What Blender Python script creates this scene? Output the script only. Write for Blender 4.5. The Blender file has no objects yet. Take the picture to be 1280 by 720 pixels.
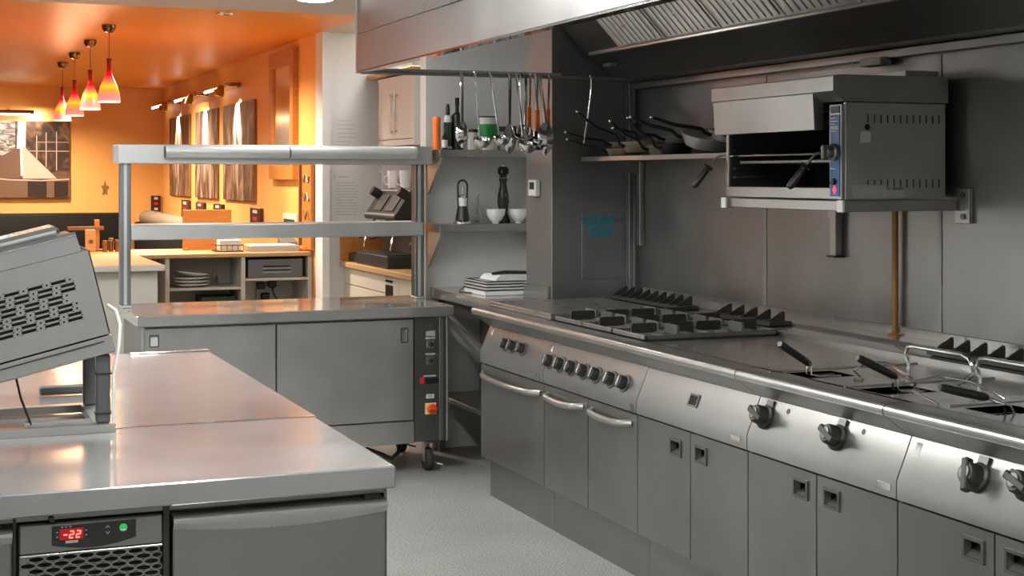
import bpy, bmesh, math, random
from mathutils import Vector, Matrix, Quaternion
random.seed(7)
PI = math.pi
scene = bpy.context.scene
COL = scene.collection

# ------------------------------------------------------------------ camera
cam_d = bpy.data.cameras.new('camera'); cam = bpy.data.objects.new('camera', cam_d); COL.objects.link(cam)
cam.location = (0, 0, 1.55)
cam.rotation_euler = (PI / 2, 0, -math.radians(21.8014))
cam_d.sensor_width = 36.0
cam_d.lens = 1850.0 / 1280.0 * 36.0
cam_d.shift_y = -139.0 / 1280.0
cam_d.clip_start = 0.05
scene.camera = cam

# ------------------------------------------------------------------ world, exposure
w = bpy.data.worlds.new('world'); scene.world = w; w.use_nodes = True
w.node_tree.nodes['Background'].inputs[0].default_value = (0.75, 0.8, 0.85, 1)
w.node_tree.nodes['Background'].inputs[1].default_value = 0.05
vs = scene.view_settings
vs.view_transform = 'Standard'; vs.look = 'None'; vs.gamma = 1.0; vs.exposure = 0.0
vs.use_curve_mapping = False

PANEL_POWER = 64.0        # emission strength of the kitchen ceiling panels
DOME_POWER = 65.0
def lamp(name, kind, loc, energy, color=(1, 1, 1), **kw):
    d = bpy.data.lights.new(name, kind); d.energy = energy; d.color = color
    for k, v in kw.items(): setattr(d, k, v)
    o = bpy.data.objects.new(name, d); COL.objects.link(o); o.location = loc
    return o
# fill lamps without fittings, added to brighten the lounge (they shine straight down)
for (x, y) in ((0.4, 11.2), (-1.3, 12.5), (0.6, 14.6), (1.75, 10.5), (1.6, 13.2), (-1.2, 15.4), (1.2, 16.1), (2.0, 14.6)):
    lamp('lounge_fill_lamp', 'SPOT', (x, y, 2.50), 285, (1.0, 0.86, 0.68), spot_size=math.radians(150), spot_blend=0.9, shadow_soft_size=0.05)

# ------------------------------------------------------------------ mesh builder
class MB:
    def __init__(s): s.v = []; s.f = []
    def add(s, vs_, fs):
        n = len(s.v); s.v += [tuple(p) for p in vs_]; s.f += [tuple(i + n for i in f) for f in fs]; return s
    def box(s, x0, x1, y0, y1, z0, z1, bev=0, seg=1):
        if x0 > x1: x0, x1 = x1, x0
        if y0 > y1: y0, y1 = y1, y0
        if z0 > z1: z0, z1 = z1, z0
        V = [(x0, y0, z0), (x1, y0, z0), (x1, y1, z0), (x0, y1, z0), (x0, y0, z1), (x1, y0, z1), (x1, y1, z1), (x0, y1, z1)]
        F = [(0, 3, 2, 1), (4, 5, 6, 7), (0, 1, 5, 4), (1, 2, 6, 5), (2, 3, 7, 6), (3, 0, 4, 7)]
        if bev <= 0: return s.add(V, F)
        bev = min(bev, 0.45 * min(x1 - x0, y1 - y0, z1 - z0))
        bm = bmesh.new(); bv = [bm.verts.new(p) for p in V]
        for f in F: bm.faces.new([bv[i] for i in f])
        bmesh.ops.bevel(bm, geom=list(bm.edges), offset=bev, segments=seg, profile=0.5, affect='EDGES')
        bm.verts.index_update()
        s.add([p.co[:] for p in bm.verts], [[q.index for q in f.verts] for f in bm.faces]); bm.free(); return s
    def prism(s, poly, axis, a, b):
        n = len(poly)
        def P(p, t):
            return {'x': (t, p[0], p[1]), 'y': (p[0], t, p[1]), 'z': (p[0], p[1], t)}[axis]
        V = [P(p, a) for p in poly] + [P(p, b) for p in poly]
        F = [tuple(range(n)), tuple(range(2 * n - 1, n - 1, -1))] + [(i, (i + 1) % n, n + (i + 1) % n, n + i) for i in range(n)]
        return s.add(V, F)
    def ring_sweep(s, rings, closed_ends=True, loop=False):
        n = len(rings[0]); V = [p for r in rings for p in r]; F = []
        m = len(rings)
        for k in range(m if loop else m - 1):
            k2 = (k + 1) % m
            for i in range(n):
                j = (i + 1) % n; F.append((k * n + i, k * n + j, k2 * n + j, k2 * n + i))
        if closed_ends and not loop: F.append(tuple(range(n))); F.append(tuple((m - 1) * n + i for i in range(n)))
        return s.add(V, F)
    def tube(s, pts, r, n=8, loop=False, flat=None):
        pts = [Vector(p) for p in pts]; m = len(pts); rings = []
        rr = r if isinstance(r, (list, tuple)) else [r] * m
        nrm = None
        for k in range(m):
            if loop: t = pts[(k + 1) % m] - pts[k - 1]
            elif k == 0: t = pts[1] - pts[0]
            elif k == m - 1: t = pts[-1] - pts[-2]
            else: t = (pts[k + 1] - pts[k]).normalized() + (pts[k] - pts[k - 1]).normalized()
            t.normalize()
            if nrm is None:
                nrm = t.orthogonal().normalized()
                if flat is not None:
                    nrm = (Vector(flat) - t * t.dot(Vector(flat))).normalized()
            else: nrm = (nrm - t * t.dot(nrm)).normalized()
            bn = t.cross(nrm)
            sq = 0.4 if flat is not None else 1.0
            rings.append([pts[k] + nrm * (math.cos(2 * PI * i / n) * rr[k] * sq) + bn * (math.sin(2 * PI * i / n) * rr[k]) for i in range(n)])
        return s.ring_sweep(rings, True, loop)
    def cyl(s, p0, p1, r0, r1=None, n=16):
        return s.tube([p0, p1], [r0, r0 if r1 is None else r1], n)
    def lathe(s, prof, c=(0, 0, 0), n=24, axis=(0, 0, 1)):
        q = Vector((0, 0, 1)).rotation_difference(Vector(axis).normalized()); c = Vector(c); rings = []
        for (r, z) in prof:
            rings.append([c + q @ Vector((max(r, 1e-4) * math.cos(2 * PI * i / n), max(r, 1e-4) * math.sin(2 * PI * i / n), z)) for i in range(n)])
        return s.ring_sweep(rings, True)
    def ball(s, c, r, sc=(1, 1, 1), n=14, m=8):
        rings = []
        for k in range(m + 1):
            a = -PI / 2 + PI * k / m; rr = max(math.cos(a), 1e-3) * r
            rings.append([(c[0] + sc[0] * rr * math.cos(2 * PI * i / n), c[1] + sc[1] * rr * math.sin(2 * PI * i / n), c[2] + sc[2] * r * math.sin(a)) for i in range(n)])
        return s.ring_sweep(rings, True)
    def plate(s, axis, a0, a1, u0, u1, v0, v1, holes=()):
        us = sorted({u0, u1, *[h[0] for h in holes], *[h[1] for h in holes]})
        vv = sorted({v0, v1, *[h[2] for h in holes], *[h[3] for h in holes]})
        for i in range(len(us) - 1):
            for j in range(len(vv) - 1):
                cu = (us[i] + us[i + 1]) / 2; cv = (vv[j] + vv[j + 1]) / 2
                if any(h[0] < cu < h[1] and h[2] < cv < h[3] for h in holes): continue
                if axis == 'x': s.box(a0, a1, us[i], us[i + 1], vv[j], vv[j + 1])
                elif axis == 'y': s.box(us[i], us[i + 1], a0, a1, vv[j], vv[j + 1])
                else: s.box(us[i], us[i + 1], vv[j], vv[j + 1], a0, a1)
        return s
    def holed(s, c, ux, uy, wx, wy, hx, hy, th, n=16, kind='ellipse'):
        """a rectangular tile wx x wy in plane ux,uy about c with an oval hole (half sizes hx, hy)"""
        c = Vector(c); ux = Vector(ux); uy = Vector(uy); nz = ux.cross(uy)
        out = []; inn = []
        for i in range(n):
            a = 2 * PI * (i + 0.5) / n; ca, sa = math.cos(a), math.sin(a)
            k = 1 / max(abs(ca), abs(sa)); out.append((ca * k * wx / 2, sa * k * wy / 2))
            if kind == 'ellipse': inn.append((ca * hx, sa * hy))
            else:
                px = math.copysign(hx - hy, ca) + ca * hy if abs(ca) > 0.15 else ca * hx
                inn.append((px, sa * hy))
        V = []
        for (p, t) in ((out, 0), (inn, 0), (inn, -th)):
            V += [c + ux * q[0] + uy * q[1] + nz * t for q in p]
        F = []
        for i in range(n):
            j = (i + 1) % n
            F.append((i, j, n + j, n + i)); F.append((n + i, n + j, 2 * n + j, 2 * n + i))
        return s.add(V, F)
    def xf(s, M): s.v = [tuple(M @ Vector(p)) for p in s.v]; return s

BASE = {}
def mesh_of(mb, name, mat, base=Vector((0, 0, 0)), sharp=35, recalc=True):
    me = bpy.data.meshes.new(name)
    me.from_pydata([(p[0] - base.x, p[1] - base.y, p[2] - base.z) for p in mb.v], [], mb.f)
    if recalc:
        bm = bmesh.new(); bm.from_mesh(me); bmesh.ops.recalc_face_normals(bm, faces=bm.faces); bm.to_mesh(me); bm.free()
    me.polygons.foreach_set('use_smooth', [True] * len(me.polygons))
    me.set_sharp_from_angle(angle=math.radians(sharp))
    if mat: me.materials.append(mat)
    me.update(); return me
def thing(name, label, cat, loc=(0, 0, 0), group=None):
    o = bpy.data.objects.new(name, None); COL.objects.link(o); o.empty_display_size = 0.05
    o.location = loc; o['label'] = label; o['category'] = cat
    if group: o['group'] = group
    BASE[o] = Vector(loc); return o
def part(name, mb, mat, parent, label=None, sharp=35, recalc=True):
    b = BASE[parent]; o = bpy.data.objects.new(name, mesh_of(mb, name, mat, b, sharp, recalc)); COL.objects.link(o)
    o.parent = parent; BASE[o] = b
    if label: o['label'] = label
    return o
def solo(name, mb, mat, label, cat, base, group=None, sharp=35):
    b = Vector(base); o = bpy.data.objects.new(name, mesh_of(mb, name, mat, b, sharp)); COL.objects.link(o)
    o.location = b; o['label'] = label; o['category'] = cat
    if group: o['group'] = group
    BASE[o] = b; return o
def struct(name, mb, mat, parent=None):
    o = bpy.data.objects.new(name, mesh_of(mb, name, mat)); COL.objects.link(o); BASE[o] = Vector((0, 0, 0))
    if parent: o.parent = parent
    else: o['kind'] = 'structure'
    return o
def copy_thing(root, loc, label, rot=None):
    def cp(o, par):
        c = o.copy(); COL.objects.link(c); c.parent = par
        for ch in [k for k in o.children]: cp(ch, c)
        return c
    r = cp(root, None); r.location = loc; r['label'] = label
    if rot is not None: r.rotation_euler = rot
    return r
def text_part(name, body, size, M, mat, parent, label=None, squeeze=1.0):
    cu = bpy.data.curves.new(name, 'FONT'); cu.body = body; cu.size = size; cu.align_x = 'CENTER'; cu.align_y = 'CENTER'; cu.extrude = 0.0006
    tmp = bpy.data.objects.new(name, cu); COL.objects.link(tmp)
    dg = bpy.context.evaluated_depsgraph_get(); me = bpy.data.meshes.new_from_object(tmp.evaluated_get(dg))
    bpy.data.objects.remove(tmp); bpy.data.curves.remove(cu)
    b = BASE[parent]
    me.transform(Matrix.Translation(-b) @ M @ Matrix.Diagonal((squeeze, 1, 1, 1)))
    me.materials.clear(); me.materials.append(mat)
    o = bpy.data.objects.new(name, me); COL.objects.link(o); o.parent = parent; BASE[o] = b
    if label: o['label'] = label
    return o
def frame_M(loc, right, up):
    r = Vector(right).normalized(); u = Vector(up).normalized(); n = r.cross(u)
    M = Matrix((r, u, n)).transposed().to_4x4(); M.translation = Vector(loc); return M

# ------------------------------------------------------------------ materials
def new_mat(name):
    m = bpy.data.materials.new(name); m.use_nodes = True
    return m, m.node_tree.nodes, m.node_tree.links, m.node_tree.nodes['Principled BSDF']
def plain(name, col, rough=0.5, metal=0.0, emit=None, estr=0.0, spec=None, noise=0.0, nscale=30, bump=0.0):
    m, N, L, b = new_mat(name)
    b.inputs['Base Color'].default_value = (*col, 1); b.inputs['Roughness'].default_value = rough; b.inputs['Metallic'].default_value = metal
    if spec is not None: b.inputs['Specular IOR Level'].default_value = spec
    if emit: b.inputs['Emission Color'].default_value = (*emit, 1); b.inputs['Emission Strength'].default_value = estr
    tc = N.new('ShaderNodeTexCoord'); nt = N.new('ShaderNodeTexNoise'); nt.inputs['Scale'].default_value = nscale; nt.inputs['Detail'].default_value = 4
    L.new(tc.outputs['Object'], nt.inputs['Vector'])
    mx = N.new('ShaderNodeMix'); mx.data_type = 'RGBA'; mx.blend_type = 'MULTIPLY'; mx.inputs[0].default_value = max(noise, 0.06)
    mx.inputs[6].default_value = (*col, 1); L.new(nt.outputs['Fac'], mx.inputs[7])
    L.new(mx.outputs[2], b.inputs['Base Color'])
    if bump:
        bp = N.new('ShaderNodeBump'); bp.inputs['Strength'].default_value = bump; bp.inputs['Distance'].default_value = 0.002
        L.new(nt.outputs['Fac'], bp.inputs['Height']); L.new(bp.outputs[0], b.inputs['Normal'])
    return m
def steel(name, col=(0.56, 0.55, 0.53), rough=0.3, grain='y', gs=1.0, var=0.12, bump=0.06, smudge=0.10, metal=0.9, wavy=0.18, wk=2.4, wd=0):
    """brushed stainless steel: fine streaks along one axis, larger cloudy smudges in the gloss"""
    m, N, L, b = new_mat(name)
    b.inputs['Metallic'].default_value = metal
    tc = N.new('ShaderNodeTexCoord'); mp = N.new('ShaderNodeMapping')
    big, sm = 260 * gs, 2.5 * gs
    mp.inputs['Scale'].default_value = {'x': (sm, big, big), 'y': (big, sm, big), 'z': (big, big, sm)}[grain]
    L.new(tc.outputs['Object'], mp.inputs['Vector'])
    n1 = N.new('ShaderNodeTexNoise'); n1.inputs['Scale'].default_value = 1.0; n1.inputs['Detail'].default_value = 3; L.new(mp.outputs[0], n1.inputs['Vector'])
    n2 = N.new('ShaderNodeTexNoise'); n2.inputs['Scale'].default_value = 4.0; n2.inputs['Detail'].default_value = 5; L.new(tc.outputs['Object'], n2.inputs['Vector'])
    a = N.new('ShaderNodeMath'); a.operation = 'MULTIPLY_ADD'; a.inputs[1].default_value = var; a.inputs[2].default_value = rough - var / 2; L.new(n1.outputs['Fac'], a.inputs[0])
    a2 = N.new('ShaderNodeMath'); a2.operation = 'MULTIPLY_ADD'; a2.inputs[1].default_value = smudge; L.new(n2.outputs['Fac'], a2.inputs[0]); L.new(a.outputs[0], a2.inputs[2])
    a3 = N.new('ShaderNodeMath'); a3.operation = 'SUBTRACT'; a3.inputs[1].default_value = smudge / 2; a3.use_clamp = True; L.new(a2.outputs[0], a3.inputs[0])
    L.new(a3.outputs[0], b.inputs['Roughness'])
    r = N.new('ShaderNodeValToRGB'); r.color_ramp.elements[0].position = 0.25; r.color_ramp.elements[1].position = 0.8
    r.color_ramp.elements[0].color = (*[c * 0.86 for c in col], 1); r.color_ramp.elements[1].color = (*[min(1, c * 1.08) for c in col], 1)
    L.new(n2.outputs['Fac'], r.inputs[0]); L.new(r.outputs[0], b.inputs['Base Color'])
    bp = N.new('ShaderNodeBump'); bp.inputs['Strength'].default_value = bump; bp.inputs['Distance'].default_value = 0.0015
    L.new(n1.outputs['Fac'], bp.inputs['Height'])
    # slow waviness of the sheet, long along the grain
    mp2 = N.new('ShaderNodeMapping'); k1, k2 = wk, wk * 0.16
    mp2.inputs['Scale'].default_value = {'x': (k2, k1, k1), 'y': (k1, k2, k1), 'z': (k1, k1, k2)}[grain]
    L.new(tc.outputs['Object'], mp2.inputs['Vector'])
    n3 = N.new('ShaderNodeTexNoise'); n3.inputs['Scale'].default_value = 1.0; n3.inputs['Detail'].default_value = wd; L.new(mp2.outputs[0], n3.inputs['Vector'])
    bp2 = N.new('ShaderNodeBump'); bp2.inputs['Strength'].default_value = wavy; bp2.inputs['Distance'].default_value = 0.06
    L.new(n3.outputs['Fac'], bp2.inputs['Height']); L.new(bp.outputs[0], bp2.inputs['Normal']); L.new(bp2.outputs[0], b.inputs['Normal'])
    return m
def wood(name, c1, c2, rough=0.45, axis='x', scale=6):
    m, N, L, b = new_mat(name); b.inputs['Roughness'].default_value = rough
    tc = N.new('ShaderNodeTexCoord'); mp = N.new('ShaderNodeMapping'); k = 12
    mp.inputs['Scale'].default_value = {'x': (1, k, k), 'y': (k, 1, k), 'z': (k, k, 1)}[axis]
    L.new(tc.outputs['Object'], mp.inputs['Vector'])
    n = N.new('ShaderNodeTexNoise'); n.inputs['Scale'].default_value = scale; n.inputs['Detail'].default_value = 6; L.new(mp.outputs[0], n.inputs['Vector'])
    r = N.new('ShaderNodeValToRGB'); r.color_ramp.elements[0].position = 0.3; r.color_ramp.elements[1].position = 0.7
    r.color_ramp.elements[0].color = (*c1, 1); r.color_ramp.elements[1].color = (*c2, 1)
    L.new(n.outputs['Fac'], r.inputs[0]); L.new(r.outputs[0], b.inputs['Base Color']); return m
def print_mat(name, dark, light, sc=(1.0, 1.0, 0.5), seed=0.0, scale=4.0):
    """sepia photo print: blotchy soft shapes, flat print on the canvas"""
    m, N, L, b = new_mat(name); b.inputs['Roughness'].default_value = 0.35
    tc = N.new('ShaderNodeTexCoord'); mp = N.new('ShaderNodeMapping'); mp.inputs['Location'].default_value = (seed, seed * 1.7, seed * 0.6)
    mp.inputs['Scale'].default_value = sc
    L.new(tc.outputs['Object'], mp.inputs['Vector'])
    nt = N.new('ShaderNodeTexNoise'); nt.inputs['Scale'].default_value = scale; nt.inputs['Detail'].default_value = 5; nt.inputs['Distortion'].default_value = 1.2
    L.new(mp.outputs[0], nt.inputs['Vector'])
    r = N.new('ShaderNodeValToRGB'); r.color_ramp.elements[0].position = 0.44; r.color_ramp.elements[1].position = 0.70
    r.color_ramp.elements[0].color = (*dark, 1); r.color_ramp.elements[1].color = (*light, 1)
    L.new(nt.outputs['Fac'], r.inputs[0]); L.new(r.outputs[0], b.inputs['Base Color']); return m
def floor_mat():
    m, N, L, b = new_mat('speckled_vinyl'); b.inputs['Roughness'].default_value = 0.5
    tc = N.new('ShaderNodeTexCoord')
    n1 = N.new('ShaderNodeTexNoise'); n1.inputs['Scale'].default_value = 130; n1.inputs['Detail'].default_value = 3; L.new(tc.outputs['Object'], n1.inputs['Vector'])
    n2 = N.new('ShaderNodeTexNoise'); n2.inputs['Scale'].default_value = 2.2; n2.inputs['Detail'].default_value = 4; L.new(tc.outputs['Object'], n2.inputs['Vector'])
    r = N.new('ShaderNodeValToRGB'); r.color_ramp.elements[0].position = 0.34; r.color_ramp.elements[1].position = 0.62
    r.color_ramp.elements[0].color = (0.17, 0.17, 0.16, 1); r.color_ramp.elements[1].color = (0.43, 0.43, 0.41, 1)
    L.new(n1.outputs['Fac'], r.inputs[0])
    mx = N.new('ShaderNodeMix'); mx.data_type = 'RGBA'; mx.blend_type = 'MULTIPLY'; mx.inputs[0].default_value = 0.35
    L.new(r.outputs[0], mx.inputs[6]); L.new(n2.outputs['Fac'], mx.inputs[7]); L.new(mx.outputs[2], b.inputs['Base Color'])
    bp = N.new('ShaderNodeBump'); bp.inputs['Strength'].default_value = 0.15; bp.inputs['Distance'].default_value = 0.001
    L.new(n1.outputs['Fac'], bp.inputs['Height']); L.new(bp.outputs[0], b.inputs['Normal']); return m
def glass_mat():
    m, N, L, b = new_mat('clear_glass'); b.inputs['Roughness'].default_value = 0.03; b.inputs['Transmission Weight'].default_value = 1.0
    b.inputs['Base Color'].default_value = (0.93, 0.96, 0.95, 1); b.inputs['IOR'].default_value = 1.35; return m
def pendant_mat():
    """lit coloured glass: red neck, amber belly, pink skirt, white rim (local z of the shade)"""
    m, N, L, b = new_mat('lit_pendant_glass'); b.inputs['Roughness'].default_value = 0.25
    tc = N.new('ShaderNodeTexCoord'); sp = N.new('ShaderNodeSeparateXYZ'); L.new(tc.outputs['Object'], sp.inputs[0])
    mr = N.new('ShaderNodeMapRange'); mr.inputs['From Min'].default_value = 0.0; mr.inputs['From Max'].default_value = 0.29; L.new(sp.outputs['Z'], mr.inputs['Value'])
    r = N.new('ShaderNodeValToRGB'); e = r.color_ramp.elements
    e[0].position = 0.0; e[0].color = (1, 0.75, 0.6, 1); e[1].position = 1.0; e[1].color = (0.05, 0.0, 0.0, 1)
    for p, c in ((0.05, (1, 0.22, 0.20, 1)), (0.17, (1, 0.20, 0.16, 1)), (0.26, (1, 0.30, 0.02, 1)), (0.36, (1, 0.50, 0.04, 1)), (0.44, (1, 0.26, 0.05, 1)), (0.53, (1, 0.08, 0.08, 1)), (0.62, (0.75, 0.0, 0.01, 1)), (0.75, (0.22, 0.0, 0.0, 1))):
        k = e.new(p); k.color = c
    L.new(mr.outputs[0], r.inputs[0]); L.new(r.outputs[0], b.inputs['Base Color']); L.new(r.outputs[0], b.inputs['Emission Color'])
    b.inputs['Emission Strength'].default_value = 1.1; return m

M = {}
M['floor'] = floor_mat()
M['white_paint'] = plain('white_paint', (0.72, 0.72, 0.71), 0.55)
M['niche_shade_paint'] = plain('shaded_white_paint', (0.58, 0.58, 0.565), 0.5)  # white paint with the alcove's shade put into its colour
M['ceil_paint'] = plain('ceiling_paint', (0.50, 0.50, 0.49), 0.7)
M['orange'] = plain('orange_paint', (0.85, 0.43, 0.12), 0.5, noise=0.12, nscale=1.5)
M['orange_ceil'] = plain('orange_ceiling_paint', (0.80, 0.27, 0.012), 0.38, noise=0.10, nscale=1.2)
M['clad'] = steel('wall_cladding_steel', (0.27, 0.267, 0.26), 0.33, 'z', 0.6, 0.06, 0.012, 0.16, 0.9)
M['clad_col'] = steel('column_cladding_steel', (0.25, 0.25, 0.25), 0.42, 'z', 0.6, 0.06, 0.012, 0.14, 0.75)
M['hood'] = steel('hood_steel', (0.31, 0.31, 0.303), 0.30, 'z', 0.5, 0.08, 0.012, 0.10, 0.85)
M['hood_in'] = steel('hood_inner_steel', (0.22, 0.215, 0.21), 0.34, 'y', 0.6, 0.08, 0.03)
M['filter'] = steel('filter_steel', (0.80, 0.79, 0.77), 0.36, 'x', 0.6)
M['door'] = steel('door_steel', (0.25, 0.247, 0.236), 0.33, 'z', 0.6, 0.06, 0.015)
M['panel'] = steel('fascia_steel', (0.39, 0.386, 0.373), 0.30, 'y', 0.8, 0.05, 0.008)
M['top'] = steel('worktop_steel', (0.36, 0.355, 0.34), 0.20, 'y', 0.7, 0.06, 0.012, 0.14, 0.8)
M['nose'] = steel('rolled_edge_steel', (0.44, 0.435, 0.42), 0.28, 'y', 0.8, 0.03, 0.004, 0.03)
M['bench'] = steel('bench_steel', (0.27, 0.272, 0.27), 0.19, 'x', 0.35, 0.12, 0.008, 0.16, 0.38, 0.18, 2.6, 1)
M['benchedge'] = steel('bench_edge_steel', (0.45, 0.445, 0.43), 0.30, 'x', 0.8)
M['pass'] = steel('pass_steel', (0.50, 0.495, 0.485), 0.30, 'z', 0.25, 0.02, 0.0, 0.08, 0.85, 0.12, 1.6, 0)
M['passtop'] = steel('pass_top_steel', (0.46, 0.455, 0.44), 0.13, 'x', 0.6, 0.06, 0.02, 0.08, 0.7)
M['gantry'] = steel('gantry_steel', (0.60, 0.60, 0.59), 0.40, 'x', 0.6, 0.05, 0.01, 0.08, 0.85)
M['tube_alu'] = steel('heat_lamp_aluminium', (0.62, 0.63, 0.62), 0.40, 'x', 0.6, 0.05, 0.01, 0.05, 0.5)
M['post'] = steel('post_steel', (0.22, 0.235, 0.24), 0.36, 'z', 0.6)
M['grey_box'] = plain('grey_metal_paint', (0.25, 0.25, 0.243), 0.42, 0.3, noise=0.1)
M['chrome'] = plain('chrome', (0.75, 0.75, 0.74), 0.10, 1.0)
M['satin'] = plain('satin_handle_steel', (0.42, 0.415, 0.40), 0.32, 0.9)
M['iron'] = plain('cast_iron', (0.055, 0.054, 0.05), 0.5, 0.5, noise=0.4, nscale=60, bump=0.3)
M['iron_worn'] = plain('worn_cast_iron', (0.26, 0.255, 0.235), 0.45, 0.8, noise=0.5, nscale=40, bump=0.3)
M['griddle'] = steel('griddle_steel', (0.40, 0.395, 0.38), 0.30, 'y', 0.4, 0.15, 0.05, 0.3)
M['black'] = plain('black_plastic', (0.012, 0.012, 0.012), 0.35)
M['blackmatt'] = plain('matt_black', (0.008, 0.008, 0.008), 0.8)
M['knob'] = plain('knob_dark_grey', (0.03, 0.03, 0.028), 0.4, 0.3)
M['knobface'] = plain('knob_face_grey', (0.15, 0.15, 0.14), 0.3, 0.7)
M['oil'] = plain('dark_fryer_well', (0.010, 0.010, 0.009), 0.25)
M['copper'] = plain('brown_gas_pipe', (0.30, 0.15, 0.045), 0.4, 0.5, noise=0.5, nscale=20)
M['blue'] = plain('blue_control_panel', (0.03, 0.11, 0.28), 0.4)
M['red'] = plain('red_plastic', (0.62, 0.02, 0.02), 0.35)
M['redlight'] = plain('red_indicator', (0.8, 0.05, 0.06), 0.3, 0, (1, 0.06, 0.08), 0.7)
M['orange_red'] = plain('orange_red_switch', (0.72, 0.07, 0.01), 0.4)
M['yellow'] = plain('pale_yellow_plate', (0.80, 0.55, 0.22), 0.5)
M['led_red'] = plain('red_led_digits', (1, 0.1, 0.08), 0.4, 0, (1, 0.10, 0.07), 4.0)
M['led_glow'] = plain('red_led_screen', (0.10, 0.0, 0.0), 0.3, 0, (1, 0.01, 0.01), 0.28)
M['led_green'] = plain('green_led_button', (0.02, 0.3, 0.07), 0.3, 0, (0.02, 0.6, 0.11), 0.45)
M['label_white'] = plain('white_label', (0.60, 0.60, 0.58), 0.5)
M['label_grey'] = plain('grey_label', (0.36, 0.36, 0.34), 0.45)
M['paper'] = plain('white_paper', (0.70, 0.70, 0.685), 0.7)
M['ink'] = plain('grey_print', (0.53, 0.53, 0.52), 0.7)
M['ink_dark'] = plain('dark_print', (0.10, 0.10, 0.10), 0.7)
M['sticker_blue'] = plain('teal_sticker', (0.008, 0.19, 0.26), 0.5)
M['cream'] = plain('cream_laminate', (0.50, 0.475, 0.41), 0.45)
M['creamdrawer'] = plain('cream_drawer_front', (0.58, 0.53, 0.44), 0.45)
M['birch'] = wood('pale_wood_worktop', (0.46, 0.27, 0.10), (0.56, 0.37, 0.17), 0.4, 'x')
M['orange_wood'] = wood('orange_wood', (0.40, 0.14, 0.022), (0.50, 0.20, 0.04), 0.4, 'x')
M['brown_wood'] = wood('brown_wood', (0.16, 0.07, 0.025), (0.26, 0.12, 0.04), 0.4, 'z')
M['leather'] = plain('black_leather', (0.008, 0.007, 0.0065), 0.6, spec=0.2)
M['taupe'] = plain('taupe_upholstery', (0.20, 0.15, 0.10), 0.6)
M['porcelain'] = plain('white_porcelain', (0.76, 0.76, 0.74), 0.15)
M['cab_white'] = plain('white_cabinet', (0.72, 0.72, 0.70), 0.4)
M['orange_plastic'] = plain('orange_plastic', (0.85, 0.17, 0.02), 0.4)
M['green_plastic'] = plain('green_label', (0.005, 0.17, 0.03), 0.5)
M['dark_green'] = plain('dark_green_bottle', (0.02, 0.06, 0.035), 0.25)
M['dark_brown'] = plain('dark_brown_glass', (0.03, 0.012, 0.006), 0.15)
M['tub'] = plain('pale_tub', (0.55, 0.55, 0.50), 0.5)
M['glass'] = glass_mat()
M['pan_steel'] = plain('pan_steel', (0.62, 0.61, 0.58), 0.35, 0.55, noise=0.5, nscale=18)
M['pan_burnt'] = plain('burnt_pan_steel', (0.62, 0.48, 0.34), 0.5, 0.2, noise=0.9, nscale=14)
M['pan_black'] = plain('black_pan_iron', (0.012, 0.012, 0.012), 0.42, 0.2)
M['rubber'] = plain('rubber_tyre', (0.03, 0.03, 0.03), 0.7)
M['cable_white'] = plain('white_cable', (0.78, 0.77, 0.74), 0.45)
M['postgrey'] = plain('dark_grey_post', (0.09, 0.095, 0.095), 0.45, 0.3)
M['lamp_white'] = plain('lit_diffuser', (0.9, 0.9, 0.9), 0.5, 0, (0.985, 0.99, 0.965), PANEL_POWER)
M['dome_white'] = plain('lit_dome', (0.9, 0.9, 0.9), 0.5, 0, (1.0, 0.98, 0.95), DOME_POWER)
M['spot_lit'] = plain('lit_spot_lens', (0.9, 0.9, 0.9), 0.5, 0, (1.0, 0.9, 0.75), 8)
M['brass'] = plain('brushed_brass', (0.45, 0.30, 0.12), 0.3, 1.0)
M['bronze'] = plain('bronze_metal', (0.25, 0.17, 0.10), 0.25, 1.0)
M['pendant'] = pendant_mat()
M['mirror'] = plain('mirror_orange', (0.75, 0.62, 0.50), 0.12, 1.0)
M['canvas1'] = print_mat('canvas_print_trees', (0.035, 0.018, 0.012), (0.40, 0.25, 0.17), (1, 1.6, 0.6), 1.3, 4.0)
M['canvas2'] = print_mat('canvas_print_stems', (0.03, 0.016, 0.012), (0.42, 0.27, 0.19), (1, 1.8, 0.45), 4.1, 3.6)
M['canvas3'] = print_mat('canvas_print_branches', (0.04, 0.02, 0.014), (0.40, 0.25, 0.17), (1, 2.0, 0.7), 7.7, 4.5)
M['bigprint'] = print_mat('large_sepia_print', (0.035, 0.018, 0.01), (0.22, 0.11, 0.06), (1.5, 1, 1), 2.2, 5.0)
M['print_light'] = print_mat('light_sepia_print', (0.12, 0.09, 0.07), (0.75, 0.70, 0.64), (3, 1, 9), 5.2, 3.0)
M['print_pale'] = plain('pale_sepia_ink', (0.55, 0.42, 0.33), 0.4)
M['print_white'] = plain('white_sepia_ink', (0.80, 0.74, 0.68), 0.4)
M['print_mid'] = plain('mid_sepia_ink', (0.16, 0.085, 0.05), 0.4)
M['print_dark'] = plain('dark_sepia_ink', (0.022, 0.011, 0.006), 0.4)
M['darkred'] = plain('dark_red_lacquer', (0.05, 0.008, 0.006), 0.35)
M['crate_grey'] = plain('grey_till_plastic', (0.12, 0.12, 0.12), 0.5)
M['dark_floor'] = wood('dark_lounge_boards', (0.06, 0.03, 0.015), (0.10, 0.05, 0.025), 0.4, 'y')
M['green_box'] = plain('dark_green_box', (0.01, 0.05, 0.015), 0.6)

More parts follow.
